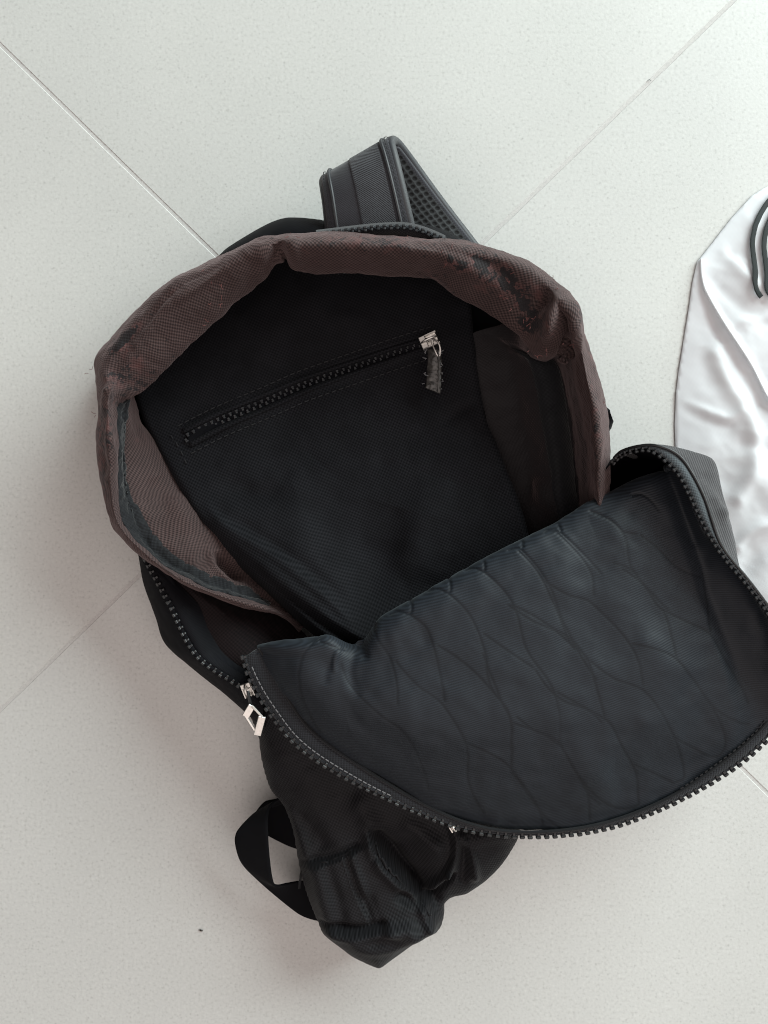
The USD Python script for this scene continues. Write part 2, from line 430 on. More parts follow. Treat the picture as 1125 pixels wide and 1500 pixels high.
def station(*p):
    """9 points across: panel edge, lining, binding, valley, inner edge, crest, outer, under, floor"""
    if len(p) == 3:
        i_, c_, o_ = [np.array(q, float) for q in p]
        i_[2] += .004
        c_[:2] += (o_ - c_)[:2] * .50; c_[2] = max(c_[2] - .012, o_[2] + .006)
        pts = inward(i_, c_, o_) + [W(*q) for q in (i_, c_, o_)]
    else:
        pts = [W(*q) for q in p]
    o, c = np.array(pts[-1]), np.array(pts[-2])
    zc = o[2]
    po, pc = PX(o), PX(c)
    d = (pc - po) / max(np.linalg.norm(pc - po), 1e-6)
    for px_in, z in ((7, zc * .5), (20, .003)):           # the outside leans outwards to the floor
        q = po + d * px_in
        pts.append(W(q[0], q[1], z / ZS))
    return np.array([np.asarray(q, float) for q in pts])


ST = [
    station((785, 830, .05), (815, 815, .065), (835, 800, .075), (855, 790, .068), (868, 785, .11), (882, 782, .13), (895, 778, .11)),
    station((765, 765, .05), (795, 750, .066), (824, 740, .080), (848, 735, .064), (864, 735, .115), (879, 735, .135), (892, 732, .115)),
    station((718, 650, .045), (765, 640, .050), (812, 640, .078), (838, 640, .064), (860, 640, .12), (877, 638, .14), (892, 634, .12)),
    station((700, 570, .045), (745, 560, .045), (800, 560, .072), (825, 558, .065), (846, 560, .125), (862, 560, .145), (877, 556, .125)),
    station((692, 520, .045), (735, 515, .045), (785, 530, .070), (808, 525, .065), (834, 515, .12), (848, 502, .15), (859, 494, .13)),
    station((690, 500, .045), (725, 500, .045), (760, 515, .055), (785, 525, .065), (805, 526, .105), (834, 468, .155), (846, 452, .14)),
    station((690, 490, .045), (715, 490, .045), (740, 500, .05), (765, 512, .06), (788, 522, .105), (816, 440, .158), (832, 428, .14)),
    station((748, 485, .11), (788, 428, .16), (806, 408, .142)),
    station((705, 458, .115), (748, 398, .167), (768, 384, .147)),
    station((662, 434, .12), (692, 388, .172), (706, 362, .15)),
    station((628, 408, .122), (632, 380, .176), (640, 351, .155)),
    station((560, 404, .125), (562, 374, .178), (560, 346, .155)),
    station((480, 400, .125), (485, 372, .176), (480, 344, .155)),
    station((437, 396, .125), (437, 370, .176), (432, 345, .155)),
    station((409, 374, .14), (405, 362, .162), (402, 347, .155)),
    station((386, 408, .12), (365, 385, .172), (372, 354, .152)),
    station((345, 445, .118), (318, 410, .168), (325, 376, .146)),
    station((290, 497, .115), (256, 443, .160), (252, 410, .135)),
    station((242, 546, .11), (202, 502, .152), (194, 462, .122)),
    station((207, 578, .105), (172, 548, .146), (146, 514, .112)),
    station((202, 600, .05), (195, 592, .07), (190, 584, .098), (186, 584, .1), (176, 590, .112), (158, 575, .14), (139, 550, .108)),
    station((206, 618, .045), (197, 610, .07), (187, 602, .098), (182, 602, .1), (171, 602, .114), (157, 602, .134), (143, 604, .108)),
    station((236, 652, .04), (217, 648, .06), (183, 642, .09), (178, 642, .091), (172, 642, .112), (158, 642, .127), (140, 640, .105)),
    station((270, 711, .04), (254, 711, .06), (187, 704, .085), (180, 704, .087), (172, 702, .108), (160, 700, .119), (145, 697, .10)),
    station((298, 754, .04), (286, 748, .06), (207, 748, .085), (190, 750, .087), (173, 752, .107), (168, 755, .112), (160, 756, .098)),
    station((348, 792, .04), (317, 779, .062), (239, 795, .085), (222, 805, .086), (199, 791, .102), (190, 791, .107), (180, 792, .098)),
    station((394, 835, .04), (338, 806, .060), (286, 829, .08), (268, 838, .082), (249, 834, .098), (241, 834, .103), (232, 834, .095)),
    station((430, 870, .035), (358, 836, .055), (323, 844, .075), (308, 858, .078), (295, 859, .095), (292, 862, .1), (290, 866, .092)),
    station((470, 900, .035), (395, 862, .05), (366, 860, .07), (355, 872, .076), (349, 877, .09), (348, 881, .095), (347, 886, .088)),
    station((500, 930, .035), (440, 890, .045), (398, 882, .06), (395, 886, .065), (394, 889, .075), (398, 894, .08), (402, 900, .075)),
    station((520, 960, .03), (480, 940, .04), (450, 920, .045), (446, 920, .05), (443, 920, .055), (441, 922, .06), (438, 926, .055)),
]
NU, NV = 760, 200
rim, rtu, rtv = loft(np.array(ST), NU, NV, PchipInterpolator)
from scipy.ndimage import gaussian_filter1d
rim = gaussian_filter1d(rim, 3.2, axis=1, mode='nearest')
rim = sculpt(rim, [
    ([(822, 440), (822, 478), (832, 528)], 8, -13, .3), ([(806, 450), (806, 490)], 7, 3, .4), ([(838, 440), (842, 480), (848, 520)], 7, 4, .3),
    ([(770, 455), (790, 440), (806, 425)], 14, -5, .4), ([(795, 500), (812, 470), (812, 440)], 9, 4, .4),
    ([(405, 356), (407, 368), (413, 388)], 7, -3.5), ([(385, 378), (380, 398)], 10, 2.5), ([(428, 362), (432, 385)], 10, 2.5),
    ([(345, 382), (290, 420), (232, 462), (182, 535), (158, 570), (150, 612)], 4, 2.6, .15),
    ([(330, 386), (262, 420), (205, 480), (160, 535)], 7, -2.5, .2),
    ([(640, 372), (690, 392), (740, 430)], 12, 3, .3), ([(600, 360), (660, 368), (730, 400)], 10, -2.5, .3),
    ([(700, 372), (745, 410), (780, 470)], 12, -3, .3),
    ([(155, 620), (165, 660), (168, 700)], 6, 2, .3), ([(150, 650), (152, 700)], 5, -1.5, .3),
    ([(318, 808), (326, 824), (345, 838), (362, 842)], 9, -11, .3), ([(345, 806), (352, 816), (372, 828)], 8, 5, .3),
    ([(305, 800), (318, 830), (345, 852)], 6, 4, .3),
    ([(250, 730), (290, 775)], 18, 4, .3), ([(225, 700), (240, 740)], 14, -3, .3),
    ([(790, 700), (800, 745)], 16, 4, .4), ([(770, 690), (776, 740)], 12, -5, .4),
    ([(868, 560), (874, 640), (872, 720)], 8, 2, .3),
])
ci = int(rtv[5] * (NV - 1))
rn = normals(rim)
if rn[:, ci - 4:ci + 4, 2].mean() < 0: rn = -rn
# soft uneven cloth
rim = rim + rn * ((meshkit.fbm(rim * 45, 4, 3) - .5) * .0045 + (meshkit.fbm(rim * 170, 3, 9) - .5) * .0012)[..., None]
p = PX(rim)
wear_shade = np.zeros(p.shape[:2])
for (cx, cy, rx, ry, rot, a) in [(705, 385, 26, 10, 25, .32), (672, 388, 22, 9, 20, .33), (742, 412, 18, 26, 0, .30), (765, 440, 13, 26, -25, .36), (725, 400, 70, 34, 35, .17), (780, 470, 26, 20, 30, .3),
                                  (178, 500, 26, 9, -45, .5), (150, 604, 9, 9, 0, .42), (150, 640, 18, 46, 0, .22), (150, 700, 12, 40, 0, .24), (858, 455, 12, 45, -10, .33), (868, 505, 10, 30, -15, .26),
                                  (560, 352, 120, 16, 0, .17), (400, 420, 40, 16, -35, .15), (180, 560, 40, 60, 30, .16), (200, 560, 25, 20, 0, .2), (640, 415, 30, 14, 30, .2), (870, 640, 14, 80, 0, .1)]:
    c, s = math.cos(math.radians(rot)), math.sin(math.radians(rot))
    dx, dy = p[..., 0] - cx, p[..., 1] - cy
    e = ((c * dx + s * dy) / rx) ** 2 + ((-s * dx + c * dy) / ry) ** 2
    wear_shade = np.maximum(wear_shade, a * np.exp(-e))
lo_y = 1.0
wear_shade = np.maximum(wear_shade, .5 * lo_y * (p[..., 0] > 600) * (np.arange(NV) < (rtv[4] - .02) * NV)[None, :] * (np.arange(NU) < rtu[9] * NU)[:, None])  # right inner wall: its shade painted in with the same dark colour
grid_obj('rim_lining', rim, 'maroon_canvas', bag, wear_shade=wear_shade)


def sub_surface(g, n, u0, u1, va, vb, nu, nv, off):
    """a strip lying off metres above surface g between two curves of v"""
    from scipy.ndimage import map_coordinates
    u = np.linspace(u0, u1, nu) * (g.shape[0] - 1)
    va, vb = np.broadcast_to(va, (nu,)), np.broadcast_to(vb, (nu,))
    vv = (va[:, None] + (vb - va)[:, None] * np.linspace(0, 1, nv)[None]) * (g.shape[1] - 1)
    uu = np.broadcast_to(u[:, None], vv.shape)
    f = lambda a: np.stack([map_coordinates(a[..., k], [uu, vv], order=1, mode='nearest') for k in range(3)], -1)
    edge = np.minimum(np.linspace(0, 1, nv), np.linspace(1, 0, nv)) * nv / 2.5
    o = off * np.clip(edge, .1, 1)
    return f(g) + f(n) * o[None, :, None]


ci = int(rtv[5] * (NV - 1))
rn = normals(rim)
if rn[:, ci - 4:ci + 4, 2].mean() < 0: rn = -rn
q = np.linspace(0, 1, 220)
ruff = (meshkit.fbm(np.column_stack([q * 26, q * 0, q * 0]), 3, 5) - .5)
bind = sub_surface(rim, rn, rtu[20] + .002, rtu[29], rtv[2] + .008 + ruff * .012, rtv[4] - .02, 220, 16, .0013)
bind += normals(bind) * (-1 if normals(bind)[..., 2].mean() < 0 else 1) * ((meshkit.fbm(bind * 260, 2, 4) - .5) * .003)[..., None]
grid_obj('binding', bind, 'binding_tape', bag, thick=.0012, label='black ribbon binding along the left seam')
bind2 = sub_surface(rim, rn, rtu[0], rtu[5], rtv[2] - .03, rtv[3] - .005, 90, 10, .0012)
grid_obj('binding', bind2, 'binding_tape', bag, thick=.001)

# stitches along the binding
def stitches(path, step, length, r, mat, name='stitching', parent=bag, lift=.0004):
    pts, tan = resample(path, step)
    ms = []
    for a, t in zip(pts, tan):
        m = rbox((length, r * 2, r * 1.2), .5)
        m.apply_transform(frame(a + [0, 0, lift], t + nrng.normal(0, .04, 3), (0, 0, 1)))
        ms.append(m)
    return obj(name, trimesh.util.concatenate(ms), mat, parent, smooth=False)


bs = sub_surface(rim, rn, rtu[25], rtu[29], rtv[3] + .006, rtv[3] + .008, 60, 2, .0018)[:, 0]
stitches(bs, .0042, .003, .0004, 'thread_grey' if False else 'thread_dark')


# ---- inner back panel
def prow(l, r, zl, zm, zr, under=True):
    l, r = np.array(l, float), np.array(r, float)
    d = (r - l) / np.linalg.norm(r - l)
    row = [(*(l + d * 4 + np.array([5, 18])), zl - .034), (*(l + d * 1 + np.array([-3, 9])), zl - .012), (*(l + d * 4), zl - .001), (*(l + (r - l) * .06), zl - .001)]
    for t, z in ((.2, zl * .6 + zm * .4), (.4, zm), (.6, zm), (.8, zm * .5 + zr * .5)):
        row.append((*(l + (r - l) * t), z))
    row += [(*(r - d * 6), zr), (*r, zr - .0015), (*(r - d * 3), zr - .02)]
    return row


rows = [prow((225, 440), (645, 312), .036, .038, .038), prow((205, 588), (688, 440), .044, .046, .046), prow((238, 660), (693, 512), .055, .05, .05),
        prow((272, 716), (702, 570), .063, .055, .054), prow((300, 760), (716, 632), .071, .06, .060), prow((350, 803), (738, 694), .080, .064, .068),
        prow((400, 848), (758, 745), .088, .068, .076), prow((460, 897), (780, 800), .094, .07, .082), prow((533, 946), (802, 850), .098, .075, .085),
        prow((600, 1000), (825, 905), .09, .07, .08)]
panel, _, ptv = loft(gw(rows), 320, 320)
panel = sculpt(panel, [([(570, 740), (548, 830), (530, 930)], 38, -5, .35), ([(640, 700), (610, 800), (590, 880)], 30, 4, .3), ([(470, 680), (440, 740), (470, 820)], 35, 3, .3),
                       ([(300, 735), (330, 770), (420, 830), (520, 915)], 7, 2.0, .12), ([(335, 755), (420, 810), (520, 890)], 9, -1.6, .2), ([(330, 690), (360, 720), (430, 715)], 18, -3, .4),
                       ([(700, 590), (660, 610), (650, 625)], 9, -2, .3), ([(272, 640), (330, 612), (450, 560), (560, 520), (632, 498)], 6, -2.6, .03),
                       ([(265, 650), (340, 622), (460, 570), (640, 506)], 3.2, 1.2, .03), ([(262, 628), (330, 598), (450, 548), (630, 488)], 3.2, .8, .03)])
pn = normals(panel)
if pn[..., 2].mean() < 0: pn = -pn
panel = panel + pn * ((meshkit.fbm(panel * 28, 3, 11) - .5) * .006)[..., None]
grid_obj('back_wall', panel, 'panel_cloth', bag, uv='flat', deg=22)
PP = PX(panel).reshape(-1, 2)
mv = (pn[..., 2] > .3).ravel()
panel_z = LinearNDInterpolator(PP[mv][::3], panel.reshape(-1, 3)[mv][::3, 2])


def on(zf, pts, lift=0.0):
    """photo pixels -> world points lying on a surface"""
    pts = np.asarray(pts, float)
    z = zf(pts[:, 0], pts[:, 1])
    z = np.where(np.isnan(z), np.nanmean(z), z)
    return W(pts[:, 0], pts[:, 1], (z + lift) / ZS)


# inner side of the back under everything, so that no floor shows through
fl = Polygon([tuple(v[:2]) for v in rim[::12, -1]]).convex_hull.buffer(-.008)
bb = trimesh.creation.extrude_polygon(fl, .004, engine='earcut'); bb.apply_translation((0, 0, .006))
obj('back_padding', bb, 'panel_cloth', bag, smooth=False, uv=None)

# second, lower edge of the pocket cloth (double hem)
hem = [(290, 766), (318, 786), (352, 818), (400, 862), (455, 912), (505, 950), (522, 962)]
hz = [.062, .066, .072, .08, .086, .09, .09]
g = []
for (x, y), z in zip(hem, hz):
    g.append([(x - 1, y + 14, z - .03), (x - 5, y + 4, z - .009), (x, y - 1, z), (x + 9, y - 7, z - .004), (x + 22, y - 12, z - .02)])
hg, _, _ = loft(gw(g), 140, 24)
grid_obj('pocket_hem', hg, 'panel_cloth', bag, uv='flat', deg=22)

# ---- pocket zip on the back wall
zl = np.array([(274, 641), (330, 613), (390, 588), (450, 562), (510, 541), (570, 520), (634, 500)], float)
zips = thing.__call__  # (name kept short)


def part(name, parent=bag, label=None):
    path = prim_path(parent, name)
    pr = UsdGeom.Xform.Define(stage, path).GetPrim()
    if label: pr.SetCustomDataByKey('label', label)
    return path


pz = part('pocket_zipper')
nrm2 = np.gradient(zl, axis=0); nrm2 = np.column_stack([-nrm2[:, 1], nrm2[:, 0]]); nrm2 /= np.linalg.norm(nrm2, axis=1, keepdims=True)
wid = np.linspace(9, 5, len(zl))
tape = np.stack([on(panel_z, zl + nrm2 * wid[:, None] * k, .0012) for k in (-1, -.4, .4, 1)], 1)
tg, _, _ = loft(tape, 120, 8)
grid_obj('tape', tg, 'black_nylon', pz, thick=.0008)
for sgn in (-1, 1):
    lip = np.stack([on(panel_z, zl + nrm2 * (wid[:, None] * sgn * k), .0008 + a) for k, a in ((.8, .0012), (1.15, .0022), (1.5, .0016), (1.8, .0))], 1)
    lg, _, _ = loft(lip, 120, 10)
    grid_obj('lip', lg, 'panel_cloth', pz, uv='flat', deg=22, thick=.0008)


def tooth_mesh(L, Wd, T):
    """moulded zip tooth: a neck and a wider head, along +x"""
    neck = rbox((L * .55, Wd * .62, T * .8), .3); neck.apply_translation((L * .27, 0, 0))
    head = rbox((L * .5, Wd, T), .5); head.apply_translation((L * .75, 0, 0))
    return trimesh.util.concatenate([neck, head])


def teeth(path, step, side, L, Wd, T, mat, parent, up=(0, 0, 1), lift=0.0, start=0.0, jit=.06, end=1.0):
    pts, tan = resample(path, step)
    for a, t, sc in zip(pts, tan, np.linspace(1, end, len(pts))):
        x = np.cross(np.asarray(up, float), t) * side
        x = x / np.linalg.norm(x) + nrng.normal(0, jit, 3)
        m = tooth_mesh(L * sc, Wd * sc, T)
        m.apply_transform(frame(a + x * start + np.array([0, 0, lift]), x, up))
        obj('tooth', m, mat, parent, smooth=False)


zc = on(panel_z, smooth_poly(zl, 20), .0032)
pzn = np.linspace(0, 1, len(zc))
wz = .0032
tap = np.linspace(1, .55, len(zc))[:, None]
teeth(zc + tap * np.array([.0007, .0017, 0]), .0049, 1, .0029, .0025, .0014, 'zip_plastic_grey', pz, start=-.001, end=.62)
teeth(zc + tap * np.array([-.0007, -.0017, 0]), .0049, -1, .0029, .0025, .0014, 'zip_plastic_grey', pz, start=-.001, end=.62)
for offs in (-21, 21):
    q2 = zl + nrm2 * offs
    if offs > 0: q2 = q2 + np.array([0, 3])
    stitches(on(panel_z, q2, .0006), .0052, .0034, .00035, 'thread_dark', parent=pz)
stitches(on(panel_z, [(252, 640), (262, 655), (272, 676)], .0006), .005, .0032, .00035, 'thread_dark', parent=pz)


def slider(o, x, up, L=.012, Wd=.008, name='slider', parent=None):
    """zip slider: two plates round a waist and the bail over them"""
    ms = []
    a = rbox((L * .36, Wd, .0018), .5); a.apply_translation((-L * .32, 0, .0019)); ms.append(a)
    a = rbox((L * .22, Wd * .5, .0014), .5); a.apply_translation((L * .36, 0, .0015)); ms.append(a)
    a = rbox((L * .9, Wd * .9, .0014), .5); a.apply_translation((0, 0, -.0014)); ms.append(a)
    a = rbox((L * .3, Wd * .35, .004), .3); a.apply_translation((-L * .2, 0, 0)); ms.append(a)
    t = np.linspace(0, np.pi, 12)
    ms.append(tube(np.column_stack([-L * .42 * np.cos(t), 0 * t, .002 + .0034 * np.sin(t)]), .0009, 8))
    for sy in (-1, 1):
        r_ = rbox((L, .0011, .003), .4); r_.apply_translation((0, sy * Wd * .46, .0006)); ms.append(r_)
    m = trimesh.util.concatenate(ms); m.apply_transform(frame(o, x, up))
    return obj(name, m, 'steel', parent, smooth=35)


psl = on(panel_z, [(629, 499), (640, 494)], .004)
slider(psl[0], psl[1] - psl[0], (0, .1, 1), L=.0135, Wd=.0095, parent=pz)
pp = on(panel_z, [(641, 506), (645, 512)], .007)
link = np.array([W(633, 497, .073), W(642, 502, .076), W(645, 512, .076), W(643, 522, .074), W(638, 515, .074), W(634, 505, .073)])
obj('pull_link', tube(resample(np.vstack([link, link[:1]]), .001)[0], .0007, 8), 'steel', pz)
# worn leather tab
lt = [[(625, 512, .070), (634, 511, .0735), (646, 513, .072)], [(626, 525, .0705), (635, 526, .0745), (647, 527, .0725)], [(625, 545, .070), (634, 547, .0735), (647, 548, .0725)],
      [(624, 562, .070), (633, 565, .073), (646, 568, .0718)], [(622, 568, .0695), (632, 572, .072), (645, 577, .071)]]
tg, _, _ = loft(gw(lt), 50, 18)
tg = tg + np.array([0, 0, 1]) * ((meshkit.fbm(tg * 300, 3, 2) - .5) * .0022)[..., None]
grid_obj('pull_tab', tg, 'worn_leather', pz, uv='flat', thick=.002)
obj('tab_edge', tube(resample(gw([(642, 514, .0755), (643, 530, .0755), (643, 550, .0755), (642, 574, .074)]), .001)[0], .0006, 6), 'worn_leather', pz)
fr = []
for i in range(16):
    x, y = (rng.choice([623, 647]), rng.uniform(512, 572)) if i < 22 else (rng.uniform(623, 646), rng.choice([513, 541, 543, 572]))
    a = W(x + rng.uniform(-1.5, 1.5), y, .0745)
    fr.append(tube(np.array([a, a + nrng.normal(0, .0007, 3), a + nrng.normal(0, .0013, 3)]), .00022, 4))
obj('frayed_thread', trimesh.util.concatenate(fr), 'thread_grey', pz, kind='stuff')

# ---- front flap (jacquard lining seen from inside)
FC = [  # crest, mid1, mid2, mid3, edge(seam)
    [(377, 947, .112), (379, 953, .114), (382, 960, .114), (386, 968, .112), (390, 976, .11)],
    [(400, 941, .122), (403, 960, .124), (407, 980, .122), (412, 1000, .118), (420, 1022, .11)],
    [(436, 937, .128), (437, 965, .134), (439, 1000, .132), (445, 1035, .124), (455, 1071, .110)],
    [(475, 932, .130), (476, 970, .138), (480, 1020, .138), (494, 1070, .128), (518, 1117, .110)],
    [(524, 944, .124), (522, 990, .140), (528, 1050, .141), (546, 1110, .128), (580, 1155, .108)],
    [(560, 905, .130), (560, 965, .144), (568, 1050, .145), (588, 1125, .130), (612, 1172, .107)],
    [(605, 879, .131), (604, 950, .146), (612, 1060, .147), (630, 1140, .131), (650, 1191, .106)],
    [(662, 845, .132), (672, 930, .148), (688, 1060, .149), (704, 1150, .132), (712, 1212, .106)],
    [(720, 813, .132), (740, 910, .149), (765, 1055, .150), (778, 1150, .134), (782, 1218, .107)],
    [(772, 788, .132), (810, 890, .149), (845, 1045, .151), (857, 1140, .136), (858, 1211, .109)],
    [(832, 757, .131), (875, 870, .148), (912, 1020, .150), (925, 1120, .136), (922, 1194, .112)],
    [(900, 722, .130), (950, 840, .145), (990, 985, .148), (1008, 1080, .138), (1000, 1157, .118)],
    [(948, 699, .129), (1000, 815, .141), (1045, 945, .143), (1070, 1040, .138), (1066, 1112, .124)],
    [(972, 690, .128), (1018, 800, .136), (1062, 915, .137), (1095, 1010, .136), (1106, 1078, .128)],
    [(981, 686, .135), (1033, 790, .146), (1088, 878, .148), (1122, 970, .146), (1132, 1055, .136)],
    [(984, 684, .155), (1034, 776, .166), (1092, 853, .167), (1134, 925, .165), (1150, 1020, .150)],
]
fg = []
for c in FC:
    x, y, z = c[0]
    fg.append([(x + 6, y + 20, z - .06), (x + 1, y + 5, z - .022)] + c)
flap, ftu, ftv = loft(gw(fg), 520, 400)
Z7 = lambda pts, o=(380, 720), k=2.25: [(o[0] + a / k, o[1] + b / k) for a, b in pts]
Z8 = lambda pts: Z7(pts, (700, 800), 2.647)
Z9 = lambda pts: Z7(pts, (800, 640), 3.4615)
net = [Z7([(195, 480), (140, 550), (130, 620), (150, 700), (200, 790)]), Z7([(200, 495), (255, 515), (280, 520)]),
       Z7([(380, 440), (385, 480), (430, 550), (450, 620), (455, 700)]), Z7([(270, 570), (300, 640), (400, 740), (470, 790), (540, 920), (555, 980)]),
       Z7([(430, 405), (465, 395), (492, 405), (500, 360)]), Z7([(492, 405), (560, 470), (590, 580), (610, 690)]),
       Z7([(450, 560), (520, 640), (600, 700), (660, 790), (680, 830), (690, 960), (740, 1060)]),
       Z7([(555, 328), (590, 322), (620, 335), (625, 285)]), Z7([(620, 335), (700, 420), (740, 520), (760, 640), (820, 730), (832, 800), (830, 910)]),
       Z7([(590, 510), (680, 570), (760, 650)]), Z7([(690, 835), (760, 865), (830, 915), (880, 990), (930, 1060), (990, 1110)]),
       Z7([(680, 258), (710, 252), (735, 262), (740, 230)]), Z7([(735, 262), (840, 380), (880, 520), (970, 660), (990, 760), (985, 830)]),
       Z7([(740, 470), (840, 540), (900, 580)]), Z7([(850, 745), (900, 785), (985, 830), (1040, 920), (1080, 990), (1120, 1030)]),
       Z7([(910, 590), (1000, 690), (1080, 720), (1125, 760)]), Z7([(820, 193), (845, 186), (860, 190), (865, 165)]),
       Z7([(860, 190), (960, 320), (1000, 430), (1070, 560), (1110, 620)]), Z7([(830, 375), (950, 440), (1040, 520)]),
       Z7([(940, 133), (965, 126), (990, 133), (985, 110)]), Z7([(990, 133), (1080, 220), (1125, 270)]),
       Z8([(160, 20), (250, 130), (310, 260), (350, 360), (430, 450), (460, 550), (490, 660)]),
       Z8([(250, 130), (350, 190), (430, 215), (480, 260), (540, 320), (600, 400), (640, 540)]),
       Z8([(120, 230), (210, 290), (330, 340), (420, 440)]), Z8([(440, 450), (520, 510), (640, 560), (720, 660), (760, 740), (800, 890), (770, 915)]),
       Z8([(310, 570), (400, 620), (490, 670), (560, 780), (600, 850), (620, 1000)]),
       Z8([(600, 380), (690, 400), (770, 440), (830, 510), (900, 610), (1000, 680), (1050, 690)]),
       Z8([(560, 90), (640, 150), (720, 250), (800, 290), (900, 340), (960, 440), (1020, 540), (1050, 610)]),
       Z8([(720, 250), (745, 330), (770, 430)]), Z8([(870, 100), (885, 200), (902, 330)]), Z8([(900, 610), (940, 690), (960, 770), (930, 815), (830, 780), (760, 740)]),
       Z8([(320, 770), (420, 930), (500, 1000), (570, 1020), (620, 1000)]), Z8([(420, 930), (430, 1000), (432, 1060)]), Z8([(130, 880), (230, 1010), (250, 1080)]),
       Z8([(130, 870), (128, 780), (132, 690), (90, 600), (20, 420)]), Z8([(140, 690), (230, 720), (310, 770)]), Z8([(610, 850), (680, 880), (760, 920)]),
       Z9([(225, 375), (390, 490), (440, 680), (530, 790), (620, 880)]), Z9([(440, 295), (490, 292), (520, 310), (570, 370)]), Z9([(390, 485), (450, 490)]),
       Z9([(480, 500), (560, 560), (640, 640), (780, 710)]), Z9([(340, 640), (400, 660), (460, 700)]), Z9([(50, 480), (140, 570), (210, 660), (240, 800)])]
flap = sculpt(flap, [(a_[0], a_[1], a_[2] * .42, *a_[3:]) for a_ in [
    (Z7([(270, 510), (252, 545), (248, 600)]), 4, 2.6, .3), (Z7([(320, 520), (300, 600), (330, 680)]), 8, -3.2, .3), (Z7([(225, 560), (215, 640)]), 7, -2, .3),
    (Z7([(330, 500), (345, 540)]), 6, -4), (Z7([(430, 440), (450, 520)]), 9, 2, .4), (Z7([(520, 420), (560, 520)]), 8, -1.6, .4),
    ([(585, 900), (590, 940)], 16, 2, .4), ([(640, 870), (655, 920)], 15, 2, .4), ([(700, 840), (715, 890)], 15, 2, .4),
    ([(765, 805), (790, 850)], 14, -2.2, .4), ([(800, 800), (830, 860), (870, 900)], 18, 2.6, .4), ([(880, 755), (905, 800)], 16, 2.2, .4), ([(920, 735), (925, 775)], 16, -1.5, .4),
    ([(780, 830), (860, 930), (950, 1000)], 26, -3, .3), ([(860, 850), (940, 920), (1000, 1010)], 24, 3, .3), ([(690, 930), (780, 1010), (850, 1080)], 30, 2.5, .3),
    ([(480, 990), (520, 1060), (600, 1110)], 20, -3.4, .3), ([(560, 1000), (630, 1070), (700, 1090)], 22, 2.4, .3), ([(420, 1010), (440, 1050)], 12, -2, .4),
    ([(1050, 960), (1080, 1040)], 15, 2.4, .4), ([(1020, 1030), (1050, 1080)], 13, -2, .4), ([(985, 1060), (1000, 1110)], 12, 1.6, .4), ([(905, 1130), (915, 1180)], 12, -1.6, .4)]])
fn = normals(flap)
if fn[..., 2].mean() < 0: fn = -fn
flap = flap + fn * ((meshkit.fbm(flap * 30, 3, 21) - .5) * .006 + (meshkit.fbm(flap * 120, 2, 22) - .5) * .0005)[..., None]
fp = PX(flap).reshape(-1, 2)
line = np.zeros(len(fp)); deep = np.zeros(len(fp))
wob = (meshkit.fbm(np.column_stack([fp * .09, fp[:, :1] * 0]), 3, 31) - .5) * 2.2
for l in net:
    sp = smooth_poly(l, 4)
    m = np.nonzero(((fp > sp.min(0) - 12) & (fp < sp.max(0) + 12)).all(1))[0]
    if len(m) == 0: continue
    e, t = poly_dist(fp[m] + wob[m, None], sp)
    line[m] = np.maximum(line[m], np.exp(-(e / 2.2) ** 2))
    deep[m] = np.maximum(deep[m], np.exp(-(e / 2.4) ** 2) )
crest = np.linspace(0, 1, flap.shape[1])
deepk = (.00014 + .0006 * np.exp(-((crest - ftv[2]) / .07) ** 2))[None, :]
fn = normals(flap)
if fn[..., 2].mean() < 0: fn = -fn
flap = flap - fn * (deep.reshape(flap.shape[:2]) * deepk)[..., None]
line *= np.clip(.15 + 1.5 * meshkit.fbm(np.column_stack([fp * .016, fp[:, :1] * 0]), 3, 33) , .25, 1)
grid_obj('front_flap', flap, 'jacquard_lining', bag, uv='flat', deg=63, thick=.0022, wear_shade=line.reshape(flap.shape[:2]), label='dark blue grey jacquard lining of the folded front flap')
flap_up = NearestNDInterpolator(fp[::5], flap.reshape(-1, 3)[::5, 2])

# ---- main zip along the flap
mz = part('main_zipper')
seam = [(378, 950), (384, 962), (398, 988), (418, 1022), (455, 1073), (518, 1119), (580, 1157), (643, 1190), (706, 1212), (775, 1219), (858, 1212), (921, 1195), (1000, 1158), (1066, 1113), (1106, 1079), (1136, 1040)]
toot = [(359, 962), (366, 985), (380, 1015), (402, 1048), (436, 1088), (500, 1132), (566, 1166), (636, 1197), (702, 1216), (776, 1222), (860, 1216), (925, 1199), (1006, 1163), (1075, 1121), (1116, 1086), (1148, 1046)]
sz = [.116, .114, .112, .112, .112, .112, .110, .109, .108, .109, .111, .114, .120, .126, .130, .134]
g = []
for (a, b), z in zip(zip(seam, toot), sz):
    a, b = np.array(a, float), np.array(b, float)
    g.append([(*(a + (a - b) * .25), z - .004), (*a, z + .001), (*(a * .5 + b * .5), z + .0015), (*b, z - .001)])
zt, _, _ = loft(gw(g), 400, 12)
grid_obj('tape', zt, 'zip_tape', mz, thick=.0012)
edge = gw([(b[0], b[1], z - .001) for b, z in zip(toot, sz)])
edge_f = resample(edge, .0016)[0]
teeth(edge, .0054, -1, .0042, .0034, .0030, 'zip_plastic', mz, start=-.0012, lift=.0002)
